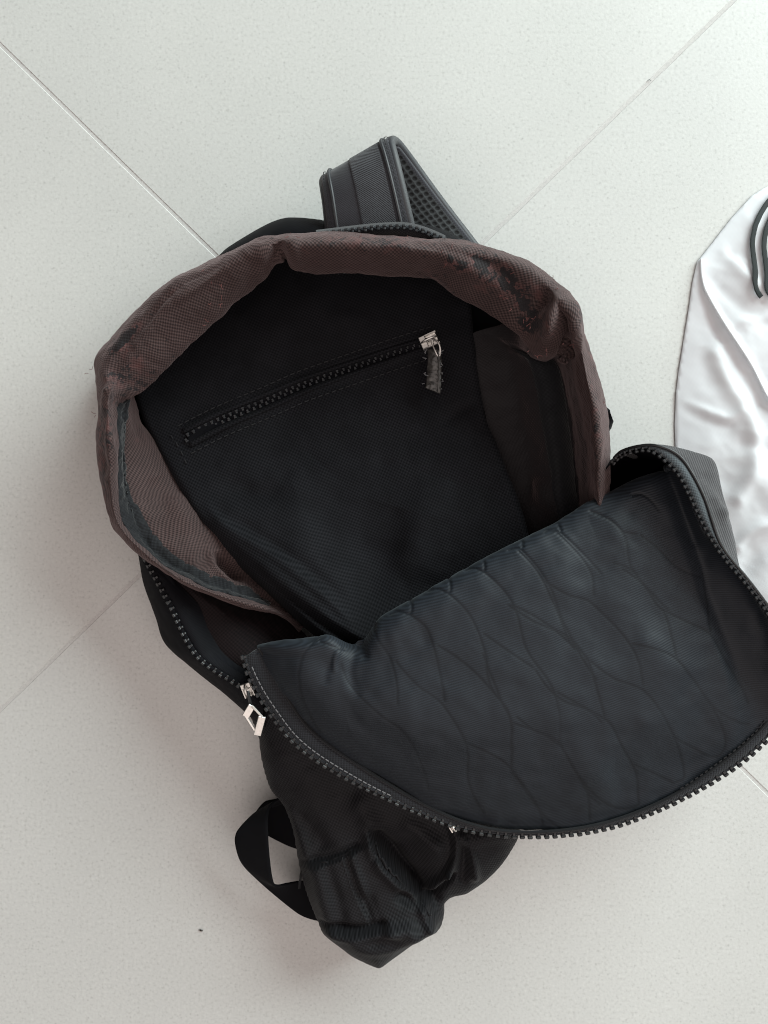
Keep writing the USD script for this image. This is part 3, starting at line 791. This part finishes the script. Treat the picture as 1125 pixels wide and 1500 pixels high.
# moulded cord the teeth sit on and the seam piping next to it
obj('cord', tube(edge_f, .0010, 8), 'zip_tape', mz)
seamw = gw([(a[0] + (a[0] - b[0]) * .12, a[1] + (a[1] - b[1]) * .12, z + .0022) for a, b, z in zip(seam, toot, sz)])
obj('piping', tube(resample(seamw, .0016)[0], .0011, 8), 'binding_tape', mz)
st = gw([(a[0] * .25 + b[0] * .75, a[1] * .25 + b[1] * .75, z + .0028) for a, b, z in zip(seam[1:7], toot[1:7], sz[1:7])])
stitches(st, .0036, .0027, .00035, 'thread_grey', parent=mz)
st = gw([(a[0] * 1.25 - b[0] * .25, a[1] * 1.25 - b[1] * .25 - 3, z + .003) for a, b, z in zip(seam[12:], toot[12:], sz[12:])])
stitches(st, .0036, .0022, .00045, 'thread_dark', parent=mz)

# ---- right side: gusset, its zip tape and teeth
GZ = [  # teeth, tape outer, gusset shoulder
    [(896, 677, .132), (899, 671, .133), (905, 668, .125)],
    [(907, 667, .140), (910, 661, .140), (916, 659, .132)],
    [(924, 660, .150), (927, 655, .150), (933, 654, .140)],
    [(944, 657, .157), (946, 652, .157), (954, 651, .146)],
    [(962, 663, .162), (966, 654, .162), (988, 655, .146)],
    [(979, 677, .165), (992, 666, .164), (1020, 663, .143)],
    [(996, 696, .167), (1010, 688, .165), (1041, 671, .138)],
    [(1008, 718, .168), (1022, 709, .166), (1051, 689, .135)],
    [(1020, 744, .169), (1034, 736, .167), (1057, 718, .135)],
    [(1031, 767, .169), (1043, 764, .168), (1066, 748, .135)],
    [(1046, 793, .169), (1051, 788, .168), (1076, 792, .138)],
    [(1069, 825, .169), (1072, 821, .168), (1084, 832, .142)],
    [(1089, 848, .169), (1092, 845, .168), (1100, 858, .145)],
    [(1118, 886, .168), (1121, 883, .167), (1128, 894, .145)],
    [(1140, 925, .166), (1143, 922, .165), (1152, 930, .142)],
    [(1158, 990, .158), (1162, 988, .157), (1168, 992, .135)],
    [(1150, 1046, .138), (1155, 1048, .136), (1160, 1052, .12)]]
rz = part('side_zipper')
gt = []
for a, b, c in GZ:
    m = ((a[0] + b[0]) / 2, (a[1] + b[1]) / 2, max(a[2], b[2]) + .0015)
    gt.append([a, m, b])
tg, _, _ = loft(gw(gt), 260, 10)
grid_obj('tape', tg, 'grey_zip_tape', rz, thick=.0012)
te = gw([a for a, b, c in GZ])
teeth(te, .0040, -1, .0034, .0026, .0024, 'zip_plastic', rz, start=-.0010, lift=.0008)
obj('piping', tube(resample(gw([(b[0] + .5, b[1], b[2] + .002) for a, b, c in GZ]), .0015)[0], .0010, 8), 'zip_plastic', rz)
gg = []
for a, b, c in GZ:
    b, c = np.array(b, float), np.array(c, float)
    cw = W(*c); dn = []
    gg.append([W(*(b + [0, 0, .0005])), W(*(b * .5 + c * .5 + [0, 0, .004])), cw, np.array([cw[0] * .985 + .003, cw[1] * .985 - .004, cw[2] * .6]), np.array([cw[0] * .95, cw[1] * .95 - .01, .004])])
gus, _, _ = loft(np.array(gg), 260, 70)
gus = sculpt(gus, [([(1030, 700), (1050, 740), (1072, 800)], 6, 2, .3), ([(1048, 742), (1066, 758)], 6, 1.6, .4), ([(1030, 690), (1042, 730)], 6, -1.5, .3)])
gus += np.array([0, 0, 1]) * ((meshkit.fbm(gus * 60, 3, 40) - .5) * .003)[..., None]
grid_obj('side_gusset', gus, 'grey_canvas', bag, uv='flat', deg=-25)
# inside of the pocket seen as the dark hole under the arch of teeth
hg = gw([[(880, 700, .128), (890, 720, .07), (930, 760, .05), (1000, 800, .05)], [(905, 672, .138), (915, 700, .06), (950, 740, .045), (1015, 780, .05)],
         [(944, 658, .155), (948, 690, .06), (970, 720, .045), (1030, 760, .05)], [(985, 682, .160), (990, 705, .08), (1005, 730, .06), (1045, 750, .05)], [(1015, 735, .160), (1020, 745, .09), (1040, 760, .06), (1060, 770, .05)]])
ig, _, _ = loft(hg, 50, 40)
grid_obj('pocket_inside', ig, 'black_nylon', bag, uv='flat')

# ---- left side panel below the rim, with its zip
LP = [[(203, 812, .05), (214, 820, .075), (240, 835, .070), (300, 862, .060)], [(212, 860, .045), (232, 853, .077), (264, 858, .070), (330, 884, .055)],
      [(228, 905, .040), (253, 892, .079), (290, 885, .070), (365, 905, .052)], [(248, 950, .036), (273, 935, .080), (306, 922, .070), (390, 928, .05)],
      [(290, 986, .036), (291, 962, .080), (322, 950, .070), (405, 950, .05)], [(326, 1014, .040), (318, 983, .081), (345, 972, .070), (420, 970, .05)],
      [(362, 1046, .045), (350, 1003, .083), (376, 990, .068), (430, 992, .05)], [(392, 1075, .05), (385, 1035, .080), (410, 1025, .070), (455, 1030, .05)]]
lg = []
for s, z, i, i2 in LP:
    sw = W(*s)
    lg.append([np.array([sw[0] + .008, sw[1] + .006, .003]), sw, W((s[0] * .5 + z[0] * .5) - 2, s[1] * .5 + z[1] * .5, (s[2] + z[2]) / 2 + .006), W(*z), W(*i)])
sg, _, _ = loft(np.array(lg), 180, 60)
sg += np.array([0, 0, 1]) * ((meshkit.fbm(sg * 40, 3, 50) - .5) * .004)[..., None]
grid_obj('side_panel', sg, 'black_nylon', bag, uv='flat')
lin = gw([[(i[0] - 3, i[1] - 1, i[2] - .001), ((i[0] + i2[0]) / 2, (i[1] + i2[1]) / 2, i[2] - .004), i2, (i2[0] + 60, i2[1] + 5, .03)] for s, z, i, i2 in LP])
ling, _, _ = loft(lin, 120, 40)
grid_obj('gusset_lining', ling, 'brown_lining', bag, uv='flat', wear_shade=np.zeros(ling.shape[:2]))
lz = part('lower_zipper')
lzp = gw([(z[0], z[1], z[2] + .002) for s, z, i, i2 in LP][:-1])
teeth(lzp, .0046, -1, .0036, .0028, .0026, 'zip_plastic', lz, start=-.0018, lift=.0008)
tp = gw([[(z[0] - 5, z[1] + 3, z[2] + .0005), (z[0], z[1], z[2] + .0018), (z[0] + 9, z[1] - 4, z[2] - .001), (z[0] + 20, z[1] - 7, z[2] - .004)] for s, z, i, i2 in LP])
tg, _, _ = loft(tp, 120, 10)
grid_obj('tape', tg, 'black_nylon', lz, thick=.0008)
so = W(364, 1010, .098)
slider(so, W(368, 1020, .098) - so, (-.2, 0, 1), L=.010, Wd=.0075, parent=lz)
obj('pull_link', tube(gw([(363, 1012, .112), (365, 1022, .113), (368, 1034, .111), (371, 1040, .110)]), .0011, 8), 'zip_plastic', lz)
# open rectangular metal pull
cs = [(369, 1034), (384, 1050), (377, 1076), (360, 1049)]
cw = [W(x, y, .116 + dz) for (x, y), dz in zip(cs, (0, .002, -.002, -.001))]
ms = []
wd = [.0032, .0011, .0032, .0011]
for i in range(4):
    pass
a, b, c, d = [np.array(v) for v in cw]
for p0, p1, w_ in ((d, a, .0048), (b, c, .0050), (a, b, .0016), (d, c, .0016)):
    L_ = np.linalg.norm(p1 - p0)
    m = rbox((L_ + .0008, w_, .0018), .35); m.apply_transform(frame((p0 + p1) / 2, p1 - p0, (.15, .1, 1))); ms.append(m)
obj('pull_ring', trimesh.util.concatenate(ms), 'steel', lz, smooth=False, label='silver open rectangular zip pull')

def snap(X, Y, d, poly, reach):
    m = (d < 0) & (d > -reach)
    pts = shapely.points(X[m], Y[m])
    b = shapely.boundary(poly)
    q = shapely.line_interpolate_point(b, shapely.line_locate_point(b, pts))
    X, Y = X.copy(), Y.copy()
    X[m], Y[m] = shapely.get_x(q), shapely.get_y(q)
    return X, Y


# ---- lower body (black canvas), a stuffed sagging shape with pockets
body_out = [(352, 1010), (365, 1045), (376, 1072), (381, 1105), (393, 1148), (416, 1180), (428, 1215), (436, 1262), (450, 1310), (462, 1340), (472, 1360), (498, 1381), (520, 1396), (535, 1403), (549, 1409), (564, 1407), (575, 1399), (586, 1391), (613, 1371),
            (645, 1354), (653, 1334), (655, 1315), (686, 1303), (719, 1279), (741, 1254), (758, 1226), (768, 1200), (860, 1170), (960, 1130), (1040, 1080), (1085, 1000), (1090, 900), (1030, 860), (900, 860), (780, 900), (650, 950), (560, 985), (470, 985), (400, 985)]
zb = .035
bo = smooth_poly(body_out + body_out[:1], 3)
Pg = Polygon([tuple(v[:2]) for v in W(bo[:, 0], bo[:, 1], zb)]).buffer(.002).buffer(-.002)
minx, miny, maxx, maxy = Pg.bounds
stp = .00125
X, Y = np.meshgrid(np.arange(minx - .004, maxx + .004, stp), np.arange(miny - .004, maxy + .004, stp), indexing='ij')
ptsS = shapely.points(X.ravel(), Y.ravel())
dist = shapely.distance(shapely.boundary(Pg), ptsS)
inside = shapely.contains(Pg, ptsS)
d = np.where(inside, dist, -dist).reshape(X.shape)
hb = .070 * ZS


def body_h(X, Y, d):
    R = .030
    t = np.clip(d / R, 0, 1)
    z = zb * ZS * np.clip(d / .0022, 0, 1) ** .5 * .98 + (hb - zb * ZS) * np.sqrt(np.clip(1 - (1 - t) ** 2, 0, 1))
    return z


Zb = body_h(X, Y, d)
bp = PX(np.stack([X, Y, Zb], -1)).reshape(-1, 2)
add = np.zeros(len(bp))
for poly, w, amp in [
    ([(545, 1228), (561, 1263), (586, 1291), (617, 1322), (632, 1347)], 9, 5.5), ([(555, 1225), (580, 1262), (606, 1296), (624, 1316)], 9, -8), ([(590, 1250), (610, 1285)], 26, -8),
    ([(470, 1350), (523, 1358), (561, 1348)], 5, -5), ([(480, 1362), (523, 1368), (570, 1356), (600, 1352)], 8, 3.5), ([(560, 1355), (545, 1330), (540, 1315)], 7, -3), ([(560, 1352), (600, 1362), (645, 1345)], 10, 3),
    ([(663, 1208), (667, 1247), (655, 1278)], 5, 5), ([(676, 1222), (691, 1253), (697, 1285)], 5, 4), ([(682, 1240), (678, 1290)], 7, -3.5), ([(623, 1312), (640, 1296), (657, 1278)], 4, 4), ([(630, 1318), (650, 1300), (664, 1284)], 4, -5),
    ([(640, 1320), (630, 1335)], 8, -4), ([(590, 1312), (612, 1322)], 8, -5), ([(545, 1215), (550, 1250)], 5, -4), ([(530, 1180), (548, 1215)], 16, 3), ([(600, 1210), (640, 1240)], 14, 3),
    ([(425, 1190), (440, 1230), (450, 1262)], 7, 2.5), ([(440, 1200), (470, 1240)], 14, -3), ([(508, 1252), (525, 1300), (545, 1347)], 3.5, -1.8), ([(516, 1252), (533, 1300), (552, 1345)], 5, 2), ([(480, 1275), (505, 1350)], 9, -1.6), ([(465, 1275), (480, 1345)], 12, 2),
    ([(700, 1230), (740, 1220)], 12, 3), ([(520, 1380), (560, 1385), (610, 1362)], 9, 2.5)]:
    e, t = poly_dist(bp, smooth_poly(poly))
    add += 1.7 * amp * .001 * np.exp(-(e / w) ** 2)
# pocket cloth lies over the lower left: a step along its mouth
mouth = LineString([(420, 1268), (436, 1267), (477, 1264), (502, 1253), (523, 1241), (548, 1226), (561, 1263), (586, 1291), (617, 1322), (640, 1350)])
mp_ = Polygon(list(mouth.coords) + [(640, 1460), (420, 1460)])
inp = shapely.contains(mp_, shapely.points(bp)) * 1.0
dm = shapely.distance(mouth, shapely.points(bp))
stepf = np.where(inp > 0, np.clip(dm / 1.6, 0, 1), 0) * .0045
e, t = poly_dist(bp, [(430, 1263), (477, 1259), (501, 1248), (522, 1237)])
add -= .0040 * np.exp(-(e / 3.2) ** 2)
e, t = poly_dist(bp, [(550, 1222), (566, 1258), (592, 1286), (622, 1318)])
add -= .0050 * np.exp(-(e / 4) ** 2)
env = np.clip(d / .012, 0, 1).ravel()
Zb = Zb + ((add + stepf) * env).reshape(X.shape) + (meshkit.fbm(np.stack([X * 40, Y * 40, X * 0], -1), 4, 60) - .5) * .007 * np.clip(d / .01, 0, 1)
from scipy.ndimage import gaussian_filter
Zb = np.where(d > .004, gaussian_filter(Zb, .9), Zb)
ok = d > -stp * 1.3
X, Y = snap(X, Y, d, Pg, stp * 1.3)
Vb = np.stack([X, Y, np.where(d > 0, Zb, .001)], -1)
qd = quads(*X.shape)
qd = qd[ok.ravel()[qd].all(1)]
used = np.unique(qd); remap = np.zeros(X.size, int); remap[used] = np.arange(len(used))
obj('lower_body', (Vb.reshape(-1, 3)[used], remap[qd]), 'dark_canvas', bag, smooth=True, uv=flat_uv(Vb, 20).reshape(-1, 2)[used])
bz = NearestNDInterpolator(bp[ok.ravel()][::3], Vb.reshape(-1, 3)[ok.ravel()][::3, 2])
for ln in ([(443, 1267), (458, 1267), (477, 1264), (502, 1253), (522, 1242)], [(550, 1230), (561, 1263), (586, 1291), (617, 1322), (632, 1345)]):
    pe = on(bz, smooth_poly(ln, 3), .0001); pe[:, 2] = gaussian_filter1d(pe[:, 2], 4)
    obj('pocket_edge', tube(resample(pe, .0015)[0], .0008, 8), 'dark_canvas', bag, smooth=True)
stitches(on(bz, [(502, 1258), (515, 1300), (535, 1345)], .0006), .0038, .0026, .0003, 'thread_dark')
stitches(on(bz, [(510, 1256), (523, 1300), (543, 1343)], .0006), .0038, .0026, .0003, 'thread_dark')
# small metal end stop glinting under the flap's edge
sl0 = W(664, 1209, .100)
slider(sl0, np.array([.6, -1, 0]), (0, 0, 1), L=.007, Wd=.006, name='slider', parent=mz)

# ---- back edge and top zip behind the rim
be = gw([[(318, 392, .02), (324, 384, .075), (345, 400, .08)], [(345, 372, .02), (346, 367, .085), (370, 395, .09)], [(385, 350, .02), (384, 346, .09), (400, 385, .095)], [(430, 338, .02), (430, 332, .095), (440, 380, .10)],
         [(465, 340, .02), (466, 334, .098), (470, 380, .105)], [(500, 345, .02), (500, 338, .10), (505, 380, .11)], [(560, 342, .02), (560, 336, .105), (565, 380, .11)], [(620, 345, .02), (622, 342, .105), (615, 385, .11)], [(665, 365, .02), (668, 358, .10), (650, 400, .105)]])
bg, _, _ = loft(be, 140, 24)
grid_obj('back_panel', bg, 'webbing', bag, uv='flat')
tz = part('top_zipper')
tl = [(462, 343, .125), (510, 337, .13), (547, 333, .132), (579, 331, .132), (603, 333, .131), (627, 340, .128), (652, 351, .122)]
tp = gw([[(x, y + 16, z - .02), (x, y + 9, z - .006), (x, y + 2, z), (x + .5, y - 3, z - .004), (x + .5, y - 4, z - .03)] for x, y, z in tl])
tg, _, _ = loft(tp, 120, 14)
grid_obj('tape', tg, 'zip_tape', tz, thick=.001)
teeth(gw([(x, y + 3, z + .003) for x, y, z in tl]), .0040, 1, .0034, .0026, .0024, 'zip_plastic_grey', tz, start=-.001)

# ---- shoulder strap loop
ss = part('shoulder_strap')
SR = [[(490, 400, .085), (612, 400, .09)], [(480, 337, .100), (601, 330, .112)], [(475, 297, .104), (586, 266, .122)], [(470, 265, .096), (570, 208, .118)], [(471, 257, .082), (571, 200, .105)],
      [(482, 268, .062), (580, 208, .085)], [(520, 318, .035), (622, 266, .055)], [(588, 402, .014), (689, 356, .026)], [(640, 455, .010), (742, 425, .014)]]
def strap_rows(a, b, ta, tb, lift=0.0):
    out = []
    for l, r in SR[a:b]:
        l, r = np.array(l, float), np.array(r, float)
        out.append([l + (r - l) * t + np.array([0, 0, lift + .004 * 4 * t * (1 - t)]) for t in np.linspace(ta, tb, 5)])
    return gw(out)
sg, _, _ = loft(strap_rows(0, 9, 0, 1), 150, 40)
nn = normals(sg)
sgn = 1 if nn[25, 20, 2] > 0 else -1
v, f = sg.reshape(-1, 3), quads(150, 40)
th = .0075
vv = np.vstack([v, v - (nn * sgn).reshape(-1, 3) * th]); N = len(v)
i = np.arange(N).reshape(150, 40)
edge = np.r_[i[0, :-1], i[:-1, -1], i[-1, :0:-1], i[:0:-1, 0]]; nx = np.roll(edge, -1)
obj('padding', (vv, np.vstack([f, f[:, ::-1] + N, np.stack([edge, nx, nx + N, edge + N], -1)])), 'strap_cloth', ss, smooth=True, uv=np.vstack([arc_uv(sg).reshape(-1, 2)] * 2))
inner = sg - nn * sgn * (th + .0008)
grid_obj('mesh_lining', inner[:, 2:-2], 'spacer_mesh', ss)
band = (sg + nn * sgn * .0006)[:100, 17:34]
grid_obj('ribbed_webbing', band, 'strap_webbing', ss, thick=.0006)
for j, r in ((0, .0032), (39, .0036)):
    obj('piping', tube(resample(sg[:, j] - (nn * sgn)[:, j] * th * .45, .003)[0], r, 10), 'piping_vinyl', ss)
for j in (5, 35):
    obj('piping', tube(resample((sg + nn * sgn * .0006)[:, j], .003)[0], .0012, 8), 'piping_vinyl', ss)
for j in (2, 37):
    stitches((sg + nn * sgn * .0009)[:90, j], .0036, .0024, .0003, 'thread_dark', parent=ss)

# ---- webbing loop at lower left, small tab at right
wl = part('webbing_loop')
A = gw([[(398, 1180, .030), (425, 1172, .030)], [(390, 1180, .040), (408, 1168, .042)], [(366, 1196, .050), (391, 1192, .060)], [(348, 1216, .052), (391, 1222, .066)], [(346, 1245, .050), (393, 1250, .062)],
        [(366, 1279, .042), (399, 1294, .050)], [(404, 1313, .032), (420, 1296, .036)], [(433, 1336, .025), (440, 1292, .030)], [(470, 1350, .02), (470, 1290, .025)]])
A = np.stack([A[:, 0], A[:, 0] * .5 + A[:, 1] * .5, A[:, 1]], 1)
ag, _, _ = loft(A, 120, 12)
grid_obj('webbing', ag, 'webbing', wl, thick=.0016)
B = gw([[(376, 1190, .034), (384, 1216, .030)], [(392, 1174, .030), (392, 1224, .024)], [(415, 1172, .028), (415, 1236, .02)], [(450, 1178, .03), (450, 1248, .02)]])
B = np.stack([B[:, 0], B[:, 0] * .5 + B[:, 1] * .5, B[:, 1]], 1)
bg, _, _ = loft(B, 40, 12)
grid_obj('webbing', bg, 'webbing', wl, thick=.0016)
T = gw([[(872, 600, .06), (872, 640, .05)], [(884, 597, .075), (884, 640, .06)], [(893, 604, .078), (890, 636, .062)], [(898, 615, .07), (895, 628, .058)], [(896, 618, .05), (892, 628, .045)], [(880, 615, .04), (880, 630, .035)]])
T = np.stack([T[:, 0], T[:, 0] * .5 + T[:, 1] * .5, T[:, 1]], 1)
tg, _, _ = loft(T, 50, 12)
grid_obj('side_tab', tg, 'webbing', bag, thick=.002)

# ---- loose threads on the worn rim
rz_i = NearestNDInterpolator(PX(rim)[:, 90:].reshape(-1, 2)[::4], rim[:, 90:].reshape(-1, 3)[::4, 2])
spots = [(295, 392, 3), (318, 442, 4), (322, 420, 3), (305, 472, 2), (141, 610, 3), (140, 545, 3), (178, 762, 6), (186, 764, 6), (640, 385, 5), (712, 420, 6), (740, 438, 5), (690, 362, 5), (808, 412, 5), (790, 515, 5), (775, 475, 5), (600, 360, 6), (520, 345, 5), (560, 352, 4), (835, 500, 3), (872, 575, 3), (430, 347, 3), (180, 505, 3), (745, 395, 5), (660, 370, 5)]
th_ = []
for x, y, n in spots:
    for _ in range(n):
        a0 = np.array([x + rng.gauss(0, 7), y + rng.gauss(0, 5)])
        z = float(rz_i(*a0))
        if z < .05: continue
        a = W(a0[0], a0[1], (z + .0003) / ZS)
        d1, d2 = nrng.normal(0, .0009, 3), nrng.normal(0, .0012, 3)
        d1[2] = abs(d1[2]); d2[2] = abs(d2[2])
        th_.append(tube(np.array([a, a + d1, a + d1 + d2]), .00016, 4))
obj('loose_thread', trimesh.util.concatenate(th_), 'thread_red', bag, kind='stuff')

# ------------------------------------------------------------------ white garment
gar = thing('white_garment', 'crumpled white cotton garment with black stripes at the right edge', 'garment')
go = [(1160, 255), (1125, 270), (1108, 281), (1077, 315), (1050, 350), (1027, 379), (1020, 410), (1016, 440), (1008, 490), (1000, 540), (996, 573), (994, 620), (996, 680), (1015, 770), (1050, 860), (1090, 960), (1150, 1010), (1400, 1010), (1500, 900), (1500, 380), (1330, 260)]
zg = .012
Gp = Polygon([tuple(v[:2]) for v in W(np.array(go)[:, 0], np.array(go)[:, 1], zg)]).buffer(.004).buffer(-.004)
minx, miny, maxx, maxy = Gp.bounds
stp = .0013
X, Y = np.meshgrid(np.arange(minx - .004, maxx + .004, stp), np.arange(miny - .004, maxy + .004, stp), indexing='ij')
ps_ = shapely.points(X.ravel(), Y.ravel())
dist = shapely.distance(shapely.boundary(Gp), ps_)
d = np.where(shapely.contains(Gp, ps_), dist, -dist).reshape(X.shape)
t = np.clip(d / .09, 0, 1)
Zg = .0018 * np.clip(d / .0015, 0, 1) ** .5 + .020 * (1 - (1 - t) ** 2)
gp = PX(np.stack([X, Y, Zg], -1)).reshape(-1, 2)
add = np.zeros(len(gp))
for poly, w, amp in [([(1027, 379), (1036, 430), (1064, 478), (1098, 530), (1125, 582), (1150, 620)], 5, 6), ([(1022, 400), (1030, 440), (1055, 490), (1090, 545), (1115, 590)], 8, -5),
                     ([(1000, 588), (1030, 600), (1060, 612), (1085, 602)], 7, 4), ([(1003, 600), (1040, 618), (1070, 625)], 8, -3), ([(1048, 520), (1072, 570), (1092, 600), (1106, 640), (1102, 690), (1082, 730)], 12, 8), ([(1070, 640), (1060, 700)], 22, -6),
                     ([(1060, 370), (1090, 400), (1125, 430), (1160, 440)], 9, 4), ([(1045, 410), (1075, 440), (1120, 470)], 10, -4), ([(1065, 480), (1100, 468), (1150, 466)], 8, 4), ([(1040, 385), (1070, 372)], 8, -3),
                     ([(1085, 310), (1105, 330)], 7, 3), ([(1082, 800), (1100, 780), (1125, 768), (1160, 760)], 9, 7), ([(1095, 830), (1125, 800), (1160, 790)], 14, -8), ([(1115, 700), (1150, 740)], 18, 6), ([(1090, 650), (1125, 660)], 10, -4), ([(1110, 540), (1125, 560)], 14, -5)]:
    e, _ = poly_dist(gp, smooth_poly(poly))
    add += amp * .001 * np.exp(-(e / w) ** 2)
env = np.clip(d / .02, 0, 1)
wr = meshkit.fbm(np.stack([X * 30 + Y * 12, Y * 30, X * 0], -1), 4, 70) - .5
Zg = np.maximum(Zg + .36 * add.reshape(X.shape) * env + wr * .003 * env - np.abs(meshkit.fbm(np.stack([X * 16 + Y * 7, Y * 20, X * 0 + 7], -1), 3, 77) - .5) * .007 * env, .002)
ok = d > -stp * 1.3
X, Y = snap(X, Y, d, Gp, stp * 1.3)
Vg = np.stack([X, Y, np.where(d > 0, Zg, .001)], -1)
qd = quads(*X.shape); qd = qd[ok.ravel()[qd].all(1)]
used = np.unique(qd); remap = np.zeros(X.size, int); remap[used] = np.arange(len(used))
obj('fabric', (Vg.reshape(-1, 3)[used], remap[qd]), 'white_cotton', gar, smooth=True, uv=flat_uv(Vg, 30).reshape(-1, 2)[used])
gz = NearestNDInterpolator(gp[ok.ravel()], Vg.reshape(-1, 3)[ok.ravel(), 2])
for off in (0, 17, 34):
    c = np.array([(1146, 276), (1124, 297), (1108, 325), (1101, 362), (1105, 395), (1106, 420), (1114, 436)], float) + np.array([off, off * .12])
    c = smooth_poly(c, 3)
    nn2 = np.gradient(c, axis=0); nn2 = np.column_stack([-nn2[:, 1], nn2[:, 0]]); nn2 /= np.linalg.norm(nn2, axis=1, keepdims=True)
    from scipy.ndimage import gaussian_filter1d
    rows_ = []
    for kk in (-1, -.33, .33, 1):
        r_ = on(gz, c + nn2 * 4.0 * kk, .0010)
        rows_.append(r_)
    sgm = np.stack(rows_, 1)
    sgm[..., 2] = gaussian_filter1d(sgm[..., 2].mean(1), 4)[:, None] + .0016
    grid_obj('stripe', sgm, 'black_rib', gar, thick=.0006)
obj('seam_piping', tube(resample(on(gz, smooth_poly([(1027, 380), (1036, 430), (1064, 478), (1098, 530), (1125, 582), (1150, 620)], 8), .0006), .002)[0], .0011, 8), 'white_cotton', gar, smooth=True)

# ------------------------------------------------------------------ specks on the floor
cb = trimesh.util.concatenate([trimesh.creation.icosphere(1, .0007), trimesh.creation.icosphere(1, .0006).apply_translation((.0012, -.0004, 0)), trimesh.creation.icosphere(1, .0004).apply_translation((-.0011, .0002, 0))])
cb.apply_translation(W(294, 1362, 0) + [0, 0, .0007])
cp = obj('crumb', cb, 'crumb')
pr = stage.GetPrimAtPath(cp); pr.SetCustomDataByKey('label', 'tiny dark crumb on the bare floor tile left of the backpack\'s bottom'); pr.SetCustomDataByKey('category', 'crumb')
c2 = tube(np.array([W(948, 119, 0) + [0, 0, .0004], W(951, 117, 0) + [0, 0, .0007], W(953, 119, 0) + [0, 0, .0004]]), .00025, 5)
cp = obj('lint', c2, 'thread_grey')
pr = stage.GetPrimAtPath(cp); pr.SetCustomDataByKey('label', 'speck of lint on the tile joint above the backpack\'s shoulder strap'); pr.SetCustomDataByKey('category', 'lint')
